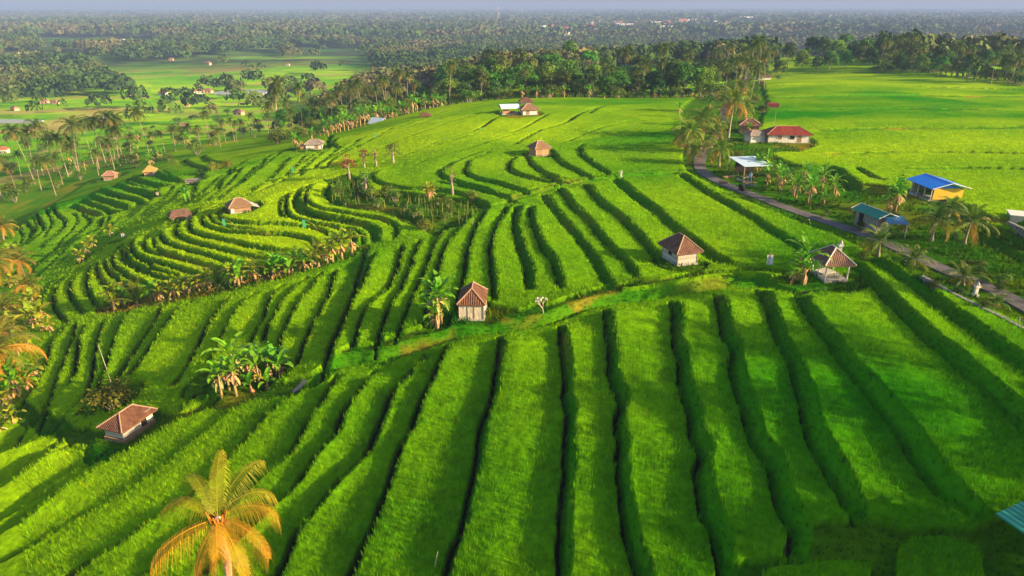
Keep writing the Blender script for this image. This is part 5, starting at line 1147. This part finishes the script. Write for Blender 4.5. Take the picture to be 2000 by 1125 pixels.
# teal roof in the lower right corner
e = empty('shed', (22.3, 21.9, ground(22.3, 21.9)), R(25)); tag(e, 'teal metal roof corner of a shed at the lower right edge', 'shed')
zz = CAMZ - 19.5 - e.location.z; roof(e, 4.0, 2.9, zz, .2, 'mono', 0, TEALM, None, .05); posts(e, 1.2, 1.0, -.3, zz, M_post, .06)
b = MB(); g = random.Random(8)
for i in range(60): b.box(g.uniform(-1.6, .8), g.uniform(-1.8, -1.0), g.uniform(.0, .5), g.uniform(.15, .35), g.uniform(.15, .35), g.uniform(.12, .25), g.uniform(0, 3))
pass
# stone wall with a white coping at the right edge
W3 = [at(1966, 447), at(1985, 457), at(2010, 470), at(2050, 490)]; b = MB(); g = random.Random(6)
for a, c in zip(W3[:-1], W3[1:]):
    n = int((c - a).length / .28)
    for i in range(n):
        for k in range(4):
            p = a.lerp(c, (i + (k % 2) * .5) / n); b.box(p.x + g.uniform(-.05, .05), p.y + g.uniform(-.1, .1), p.z + .1 + k * .24, .3 * g.uniform(.8, 1.15), .35, .23 * g.uniform(.85, 1.1), g.uniform(0, 3))
tag(b.build('stone_wall', M_stone), 'dry stone wall of grey rocks at the right edge of the frame', 'wall')
b = MB(); p = at(1998, 448); b.box(0, 0, .65, 3.5, 2.4, 1.3); o = b.build('storage_tank', M_conc); b = MB(); b.box(0, 0, 1.35, 3.7, 2.6, .1); c = b.build('lid', M_wpost, o); o.location = p + Vector((1.2, 1.6, 0)); o.rotation_euler.z = R(-25); tag(o, 'low concrete tank with white slab top behind the rock wall', 'tank')
# retaining wall of the road, post and rail
b = MB(); g = random.Random(16); pts = [at(a, c) for a, c in pl("1800,548 1850,578 1905,606 1950,628 2000,655 2060,690")]
for a, c in zip(pts[:-1], pts[1:]):
    n = max(1, int((c - a).length / .35))
    for i in range(n):
        for k in range(2):
            p = a.lerp(c, (i + .5 * k) / n); b.box(p.x + g.uniform(-.05, .05), p.y, p.z + .1 + k * .28, .36, .3, .3, g.uniform(0, 3))
tag(b.build('retaining_wall', M_stone), 'low dark stone retaining wall between the road and the right fields', 'wall')
fe = empty('fence', at(1985, 642)); tag(fe, 'short fence of pale posts and two rails at the right edge', 'fence'); o0 = fe.location.copy()
q = [at(1985, 642) - o0, at(2030, 668) - o0, at(2075, 695) - o0]
for p in q: b = MB(); b.tube([p - Vector((0, 0, .2)), p + Vector((0, 0, .95))], .05, 6); b.build('post', M_post, fe)
for hgt in (.45, .85): b = MB(); b.tube([p + Vector((0, 0, hgt)) for p in q], .025, 5); b.build('rail', M_conc, fe)
# white shrine post, bollards
def shrine(px, py, label, s=1.0):
    e = empty('shrine_post', at(px, py), 0, s); tag(e, label, 'shrine')
    b = MB(); b.box(0, 0, .1, .5, .5, .3); b.box(0, 0, .55, .26, .26, .75); b.box(0, 0, .98, .42, .42, .12); b.build('pillar', M_wpost, e); b = MB(); b.box(0, 0, 1.12, .3, .3, .16); b.tube([(0, 0, 1.2), (0, 0, 1.3), (0, 0, 1.45)], [.2, .12, .02], 4); b.build('cap', M_conc, e)
shrine(1903, 580, 'white stone shrine post at the roadside before the lower palm')
shrine(1638, 500, 'dark mossy stone shrine behind the pavilion roof', 1.2)
for px, py, l in [(1578, 437, 'black roadside bollard below the banana thicket'), (1766, 519, 'black roadside bollard left of the short orange trunked palm')]:
    e = empty('bollard', at(px, py)); tag(e, l, 'bollard'); b = MB(); b.tube([(0, 0, -.1), (0, 0, .6), (0, 0, .75)], [.09, .09, .06], 8); b.build('shaft', M_dark, e); b = MB(); b.tube([(0, 0, .5), (0, 0, .58)], .1, 8); b.build('band', M_wpost, e)
# small shrines and scarecrows on the fields
shrine(1213, 348, 'small straw coloured offering shrine where the field paths meet', .9)
def scarecrow(px, py, label, c=(.6, .6, .62), flag=None, ph=1.5, lean=.2):
    e = empty('scarecrow', at(px, py)); tag(e, label, 'scarecrow'); b = MB(); b.tube([(0, 0, -.1), (lean, 0, ph)], .03, 5); b.tube([(lean - .35, 0, ph * .8), (lean + .35, 0, ph * .82)], .025, 5); b.build('pole', M_post, e)
    b = MB()
    for k in range(6):
        x0 = lean - .3 + k * .1; b.face([(x0, .05 * (k % 2), ph * .85), (x0 + .1, .05 * ((k + 1) % 2), ph * .85), (x0 + .1, .08 * ((k + 1) % 2), ph * .3), (x0, .08 * (k % 2), ph * .32)], c)
    b.build('cloth', M_dry, e)
scarecrow(1497, 528, 'white cloth scarecrow standing left of the pavilion', (.75, .78, .82), ph=1.9)
scarecrow(240, 468, 'small white cloth scarecrow in the shaded left valley', (.7, .75, .78), ph=1.3)
scarecrow(307, 385, 'pale rag scarecrow among the far left terraces', (.7, .6, .45), ph=1.2)
def flag(px, py, tx, ty, label, c=(.10, .60, .30)):
    p = at(px, py); e = empty('bamboo_flag', p); tag(e, label, 'flag')
    dep = p.y * CP + (CAMZ - p.z) * SP; dx = (tx - px) / FPX * dep; dz = (py - ty) / FPX * dep / CP; b = MB(); b.tube([(0, 0, -.1), (dx * .4, 0, dz * .6), (dx, 0, dz)], [.03, .022, .012], 5); b.build('pole', mat('bamboo', (.50, .45, .12), .6), e)
    b = MB()
    for k in range(4): b.face([(dx - .02 + .04 * (k % 2), .02 * k, dz - .05 - k * .28), (dx - .42 + .04 * (k % 2), .02, dz - .02 - k * .28), (dx - .46 + .04 * ((k + 1) % 2), .02 * k + .04, dz - .3 - k * .28), (dx - .02 + .04 * ((k + 1) % 2), .02 * k + .02, dz - .33 - k * .28)], c)
    b.build('cloth', M_dry, e)
for a in [(622, 450, 598, 430, 'green cloth flag on bent bamboo above the rightmost yellow terraces'), (466, 448, 442, 428, 'green cloth flag below the brown thatched hut'), (587, 342, 575, 326, 'green cloth flag in the sloping strips below the grey roofed hut'),
          (731, 272, 735, 262, 'small green flag beside a heap on the yellow upper field'), (936, 256, 940, 250, 'green flag near the dark ditch of the upper field'), (864, 274, 870, 268, 'green flag in the middle of the yellow field')]: flag(*a)
# tall bamboo pole by the red roofed hut and thin pole before the red roofed house
for px, py, hgt, ln, label in [(224, 770, 5.2, -.35, 'tall thin bamboo pole rising from the bush behind the red roofed hut'), (1508, 272, 5.5, .0, 'tall thin antenna mast before the long red roofed house'), (848, 1118, 1.4, .25, 'pale stick poking up at the bottom edge of the field')]:
    b = MB(); b.tube([(0, 0, -.2), (ln * .4, 0, hgt * .5), (ln, 0, hgt)], [.035, .03, .015], 6); o = b.build('pole', mat('pale_bamboo', (.55, .50, .30), .6)); o.location = at(px, py); tag(o, label, 'pole')
# irrigation water
for s, w in (("597,745 585,758 572,768", .22), ("560,776 548,786", .3), ("722,482 730,486", .35), ("142,546 138,556", .3), ("722,490 720,505", .15)):
    W2 = catmull([at(a, c).xy for a, c in pl(s)]); b = MB(); V = []
    for i in range(len(W2)):
        t = W2[min(i + 1, len(W2) - 1)] - W2[max(i - 1, 0)]; t = t / (np.hypot(*t) + 1e-9); z = ground(*W2[i]) + .12; V += [(W2[i][0] - t[1] * w, W2[i][1] + t[0] * w, z), (W2[i][0] + t[1] * w, W2[i][1] - t[0] * w, z)]
    b.grid(V, [(2 * i, 2 * i + 1, 2 * i + 3, 2 * i + 2) for i in range(len(W2) - 1)]); tag(b.build('water', mat('ditch_water', (.12, .11, .10), .08, spec=.8)), kind='structure')
# ------------------------------------------------------------------ people walking on the road
M_skin = mat('skin', (.30, .16, .09), .6)
def person(px, py, label, shirt, trousers, rz, hat=None):
    p = at(px, py); p.z = ground(p.x, p.y) + .10; me = bpy.data.meshes.new('person'); me2 = None
    v = [(0, 0, .92), (0, 0, 1.12), (0, 0, 1.38), (0, 0, 1.50), (0, .01, 1.62), (0, 0, 1.74), (-.19, 0, 1.40), (-.25, -.05, 1.12), (-.24, .08, .88), (.19, 0, 1.40), (.25, .06, 1.12), (.24, -.10, .90), (-.10, 0, .86), (-.11, -.12, .48), (-.11, .02, .08), (-.11, -.12, .04), (.10, 0, .86), (.11, .10, .48), (.11, .26, .12), (.11, .14, .05)]
    ed = [(0, 1), (1, 2), (2, 3), (3, 4), (4, 5), (2, 6), (6, 7), (7, 8), (2, 9), (9, 10), (10, 11), (0, 12), (12, 13), (13, 14), (14, 15), (0, 16), (16, 17), (17, 18), (18, 19)]
    rad = [.15, .15, .17, .065, .10, .08, .07, .05, .035, .07, .05, .035, .10, .07, .045, .035, .10, .07, .045, .035]
    me.from_pydata(v, ed, []); o = bpy.data.objects.new('person', me); COL.objects.link(o); sk = o.modifiers.new('s', 'SKIN'); ly = me.skin_vertices[0] if me.skin_vertices else None
    if ly is None:
        bpy.context.view_layer.objects.active = o; bm = bmesh.new(); bm.from_mesh(me); bm.verts.layers.skin.verify(); bm.to_mesh(me); bm.free(); ly = me.skin_vertices[0]
    for i, r in enumerate(rad): ly.data[i].radius = (r, r * (.75 if i < 3 else 1)); ly.data[i].use_root = i == 0
    sb = o.modifiers.new('u', 'SUBSURF'); sb.levels = 1; sb.render_levels = 1
    dg = bpy.context.evaluated_depsgraph_get(); dg.update(); ev = bpy.data.meshes.new_from_object(o.evaluated_get(dg)); o.modifiers.clear(); o.data = ev
    ev.materials.clear(); ev.materials.append(M_skin); ev.materials.append(mat('shirt', shirt)); ev.materials.append(mat('trousers', trousers))
    for f in ev.polygons: z = f.center.z; f.material_index = 2 if .1 < z < .93 and abs(f.center.x) < .215 else (1 if .93 <= z < 1.45 and not (abs(f.center.x) > .2 and z < 1.15) else 0)
    b = MB(); b.tube([(0, -.02, 1.62), (0, -.02, 1.70), (0, -.01, 1.77), (0, 0, 1.80)], [.10, .115, .09, .02], 8); b.build('hair', mat('black_hair', (.015, .012, .01), .5), o)
    o.location = p; o.rotation_euler.z = rz; tag(o, label, 'person')
person(1400, 246, 'person in dark clothes walking on the road, left one of the pair', (.05, .06, .12), (.03, .03, .04), 0)
person(1407, 247, 'person in black clothes walking on the road, right one of the pair', (.02, .02, .025), (.03, .03, .05), .1)
person(1464, 358, 'person in pale blue shirt standing under the white metal roof', (.35, .5, .75), (.1, .15, .3), 2.0)

# ------------------------------------------------------------------ far houses, town and mast
HM = [mat('far_white_wall', (.72, .66, .60), .9), mat('far_cream_wall', (.62, .50, .40), .9), mat('far_pink_wall', (.60, .36, .26), .9)]
RM = [mat('far_red_roof', (.40, .14, .07), .9, noise=.2, nscale=.3), mat('far_brown_roof', (.28, .16, .10), .9, noise=.2, nscale=.3), mat('far_grey_roof', (.72, .68, .64), .9)]
def far_house_meshes(L, Wd, wh, hr, wm, rm, kind='hip'):
    w = MB(); w.box(0, 0, wh / 2 - .5, L, Wd, wh + 1); t = MB(); o = .6; x = L / 2 + o; y = Wd / 2 + o; r = L * .28 if kind == 'hip' else x
    V = [(-x, -y, wh), (x, -y, wh), (x, y, wh), (-x, y, wh), (-r, 0, wh + hr), (r, 0, wh + hr)]; t.grid(V, [(0, 1, 5, 4), (2, 3, 4, 5), (1, 2, 5), (3, 0, 4), (3, 2, 1, 0)])
    wi = MB(); n = max(2, int(L / 3))
    for i in range(n): wi.box(-L / 2 + (i + .5) * L / n, -Wd / 2 - .02, wh * .5, 1.1, .08, 1.2)
    return [('wall', w.mesh('wall', wm)), ('roof', t.mesh('roof', rm)), ('windows', wi.mesh('windows', M_dark))]
FH = [far_house_meshes(9, 6, 3.2, 2.2, HM[0], RM[0]), far_house_meshes(12, 7, 6.5, 2.4, HM[1], RM[0]), far_house_meshes(7, 5, 2.8, 2.0, HM[2], RM[1]), far_house_meshes(22, 12, 6, 2.5, HM[0], RM[2], 'gable'), far_house_meshes(16, 9, 7, 2.6, HM[1], RM[0])]
def at0(px, py): x, y = unproj(px, py); return (x, y, ground(x, y))
g = random.Random(31)
for i, (cx, cy, sx, sy, n) in enumerate([(1050, 66, 32, 4, 16), (1105, 60, 35, 8, 12), (1165, 58, 30, 5, 12), (1215, 55, 22, 6, 24), (1290, 58, 28, 6, 22), (1330, 55, 12, 5, 14), (1375, 52, 30, 4, 8), (1410, 54, 18, 3, 6), (965, 52, 22, 4, 8), (930, 68, 30, 4, 7), (1140, 75, 25, 4, 5), (1460, 45, 45, 3, 8), (1005, 44, 12, 3, 3)]):
    for k in range(n):
        p = at0(cx + g.uniform(-sx, sx), cy + g.uniform(-sy, sy)); place(FH[g.choice([0, 1, 3, 3, 4])], 'house', p, g.uniform(-.6, .6), g.uniform(1.2, 2.2), 'pale house of the hazy distant town', 'house', 'houses of the distant town')
for px, py, k, s, l in [(618, 51, 3, 2.6, 'long white roofed hall left of the distant town'), (1308, 68, 3, 2.3, 'large grey roofed hall at the near edge of the town'), (1332, 60, 4, 2.0, 'tall white tower block of the distant town'), (1060, 66, 3, 1.8, 'long building with red roof at the left end of the town'), (710, 50, 3, 1.6, 'low reddish building between the hall and the town'), (762, 50, 3, 1.7, 'pinkish long building right of the low reddish one'),
                        (803, 101, 0, 1.0, 'white walled house in the wooded valley centre'), (1692, 27, 1, 3.0, 'white house far off above the right plateau'), (1622, 39, 1, 2.0, 'small white house in the blue distance'), (1853, 23, 1, 3.0, 'white house near the top right horizon'), (1980, 30, 3, 2.0, 'long white roof at the far right distance'), (1995, 76, 4, 1.2, 'cream house at the right edge above the palms')]:
    place(FH[k], 'house', at0(px, py), .1, s, l, 'house')
for i, (px, py, k, s, l) in enumerate([(30, 216, 2, .75, 'small tan hut on the far left fields'), (88, 202, 2, .8, 'red roofed hut left of a pair on the far left fields'), (108, 203, 2, .75, 'brown roofed hut right of a pair on the far left fields'), (55, 258, 2, .8, 'thatched hut under the left grove fields'), (4, 300, 0, .7, 'white walled house cut by the left edge'), (158, 245, 2, .55, 'little hut between the grove palms'), (207, 234, 3, .22, 'green roofed little shed by the valley path'), (360, 248, 2, .6, 'tan hut with pale walls behind the grove'), (366, 208, 2, .5, 'tiny hut on the bare patch of the valley'), (467, 225, 2, .9, 'dark roofed hut under a round dark tree'),
                                       (320, 186, 0, .9, 'brown roofed cottage left of the valley cottages'), (390, 183, 0, .9, 'white gabled cottage in the valley row'), (408, 182, 2, 1.0, 'second cottage in the valley row'), (470, 183, 2, 1.2, 'orange roofed cottage beside the pale greenhouses'), (372, 102, 0, 1.2, 'house with pink roof at the wood edge of the green hill'), (335, 118, 2, .9, 'small pale hut low on the green hill'), (407, 127, 2, 1.1, 'hut at the centre of the green hill terraces'), (306, 111, 0, .8, 'white hut on top of the green hill'), (240, 80, 3, .5, 'white shed on the upper left clearing'), (35, 104, 0, .7, 'white hut in the leftmost clearing'), (134, 106, 0, .7, 'white hut right of the leftmost clearing'), (2, 146, 0, 1.0, 'cream house in the dark wood at the left edge'), (562, 128, 0, .6, 'white speck of a hut on the green slope'), (252, 190, 2, .7, 'pinkish roofed hut on the dirt strip'), (620, 162, 2, .7, 'orange roofed hut on the middle valley strip'), (720, 160, 2, .7, 'tan hut at the end of the middle valley strip'), (420, 213, 2, .45, 'hut beside the yellow bush of the valley')]):
    place(FH[k], 'house', at0(px, py), (i * 37 % 10) / 10 - .5, s * .78, l, 'house')
# plastic tunnels and pond
def sheet(px, py, L, Wd, rz, label, name='greenhouse', n=5):
    e = empty(name, at0(px, py), rz); tag(e, label, 'greenhouse'); m = mat('plastic_sheet', (.30, .33, .34), .6)
    for i in range(n):
        b = MB(); y = (i - n / 2) * Wd / n; w = Wd / n * .42; P = [(math.cos(a) * w, math.sin(a) * w * .8) for a in [math.pi * k / 6 for k in range(7)]]; V = [(sx * L / 2, y + c, .1 + s) for sx in (-1, 1) for c, s in P]
        b.grid(V, [(j, j + 1, j + 8, j + 7) for j in range(6)] + [(0, 1, 2, 3, 4, 5, 6), (13, 12, 11, 10, 9, 8, 7)]); b.build('tunnel', m, e)
sheet(490, 182, 32, 26, -.1, 'pale plastic tunnels laid in rows in the valley'); sheet(455, 183, 22, 14, -.1, 'smaller plastic tunnels left of the larger rows', n=3); sheet(30, 238, 30, 9, -.1, 'silver plastic rows at the left edge fields', n=3)
# radio mast
e = empty('radio_mast', at0(974, 47)); tag(e, 'red and white lattice radio mast above the distant town', 'mast'); Hm = 62
for i in range(6):
    b = MB(); z0 = Hm * i / 6; z1 = Hm * (i + 1) / 6; w0 = 3.2 * (1 - i / 6) + .8; w1 = 3.2 * (1 - (i + 1) / 6) + .8
    for sx, sy in ((-1, -1), (1, -1), (1, 1), (-1, 1)):
        b.tube([(sx * w0, sy * w0, z0), (sx * w1, sy * w1, z1)], .35, 4); b.tube([(sx * w0, sy * w0, z0), (-sy * w1, sx * w1, z1)], .2, 4)
    b.build('mast_section', mat('mast_white', (.75, .72, .7)) if i % 2 else mat('mast_red', (.5, .1, .06)), e)

# ------------------------------------------------------------------ haze over the plain
b = MB(); b.box(0, 4900, -20, 26000, 9980, 150); hz = b.build('haze', None)
hm = bpy.data.materials.new('haze'); hm.use_nodes = True; n = hm.node_tree; n.nodes.remove(n.nodes['Principled BSDF']); v = n.nodes.new('ShaderNodeVolumePrincipled')
v.inputs['Color'].default_value = (.33, .46, .82, 1); v.inputs['Density'].default_value = HAZE_D; v.inputs['Anisotropy'].default_value = 0.0
n.links.new(v.outputs[0], n.nodes['Material Output'].inputs['Volume']); hz.data.materials.append(hm); tag(hz, 'thin blue morning haze over the plain', kind='stuff')
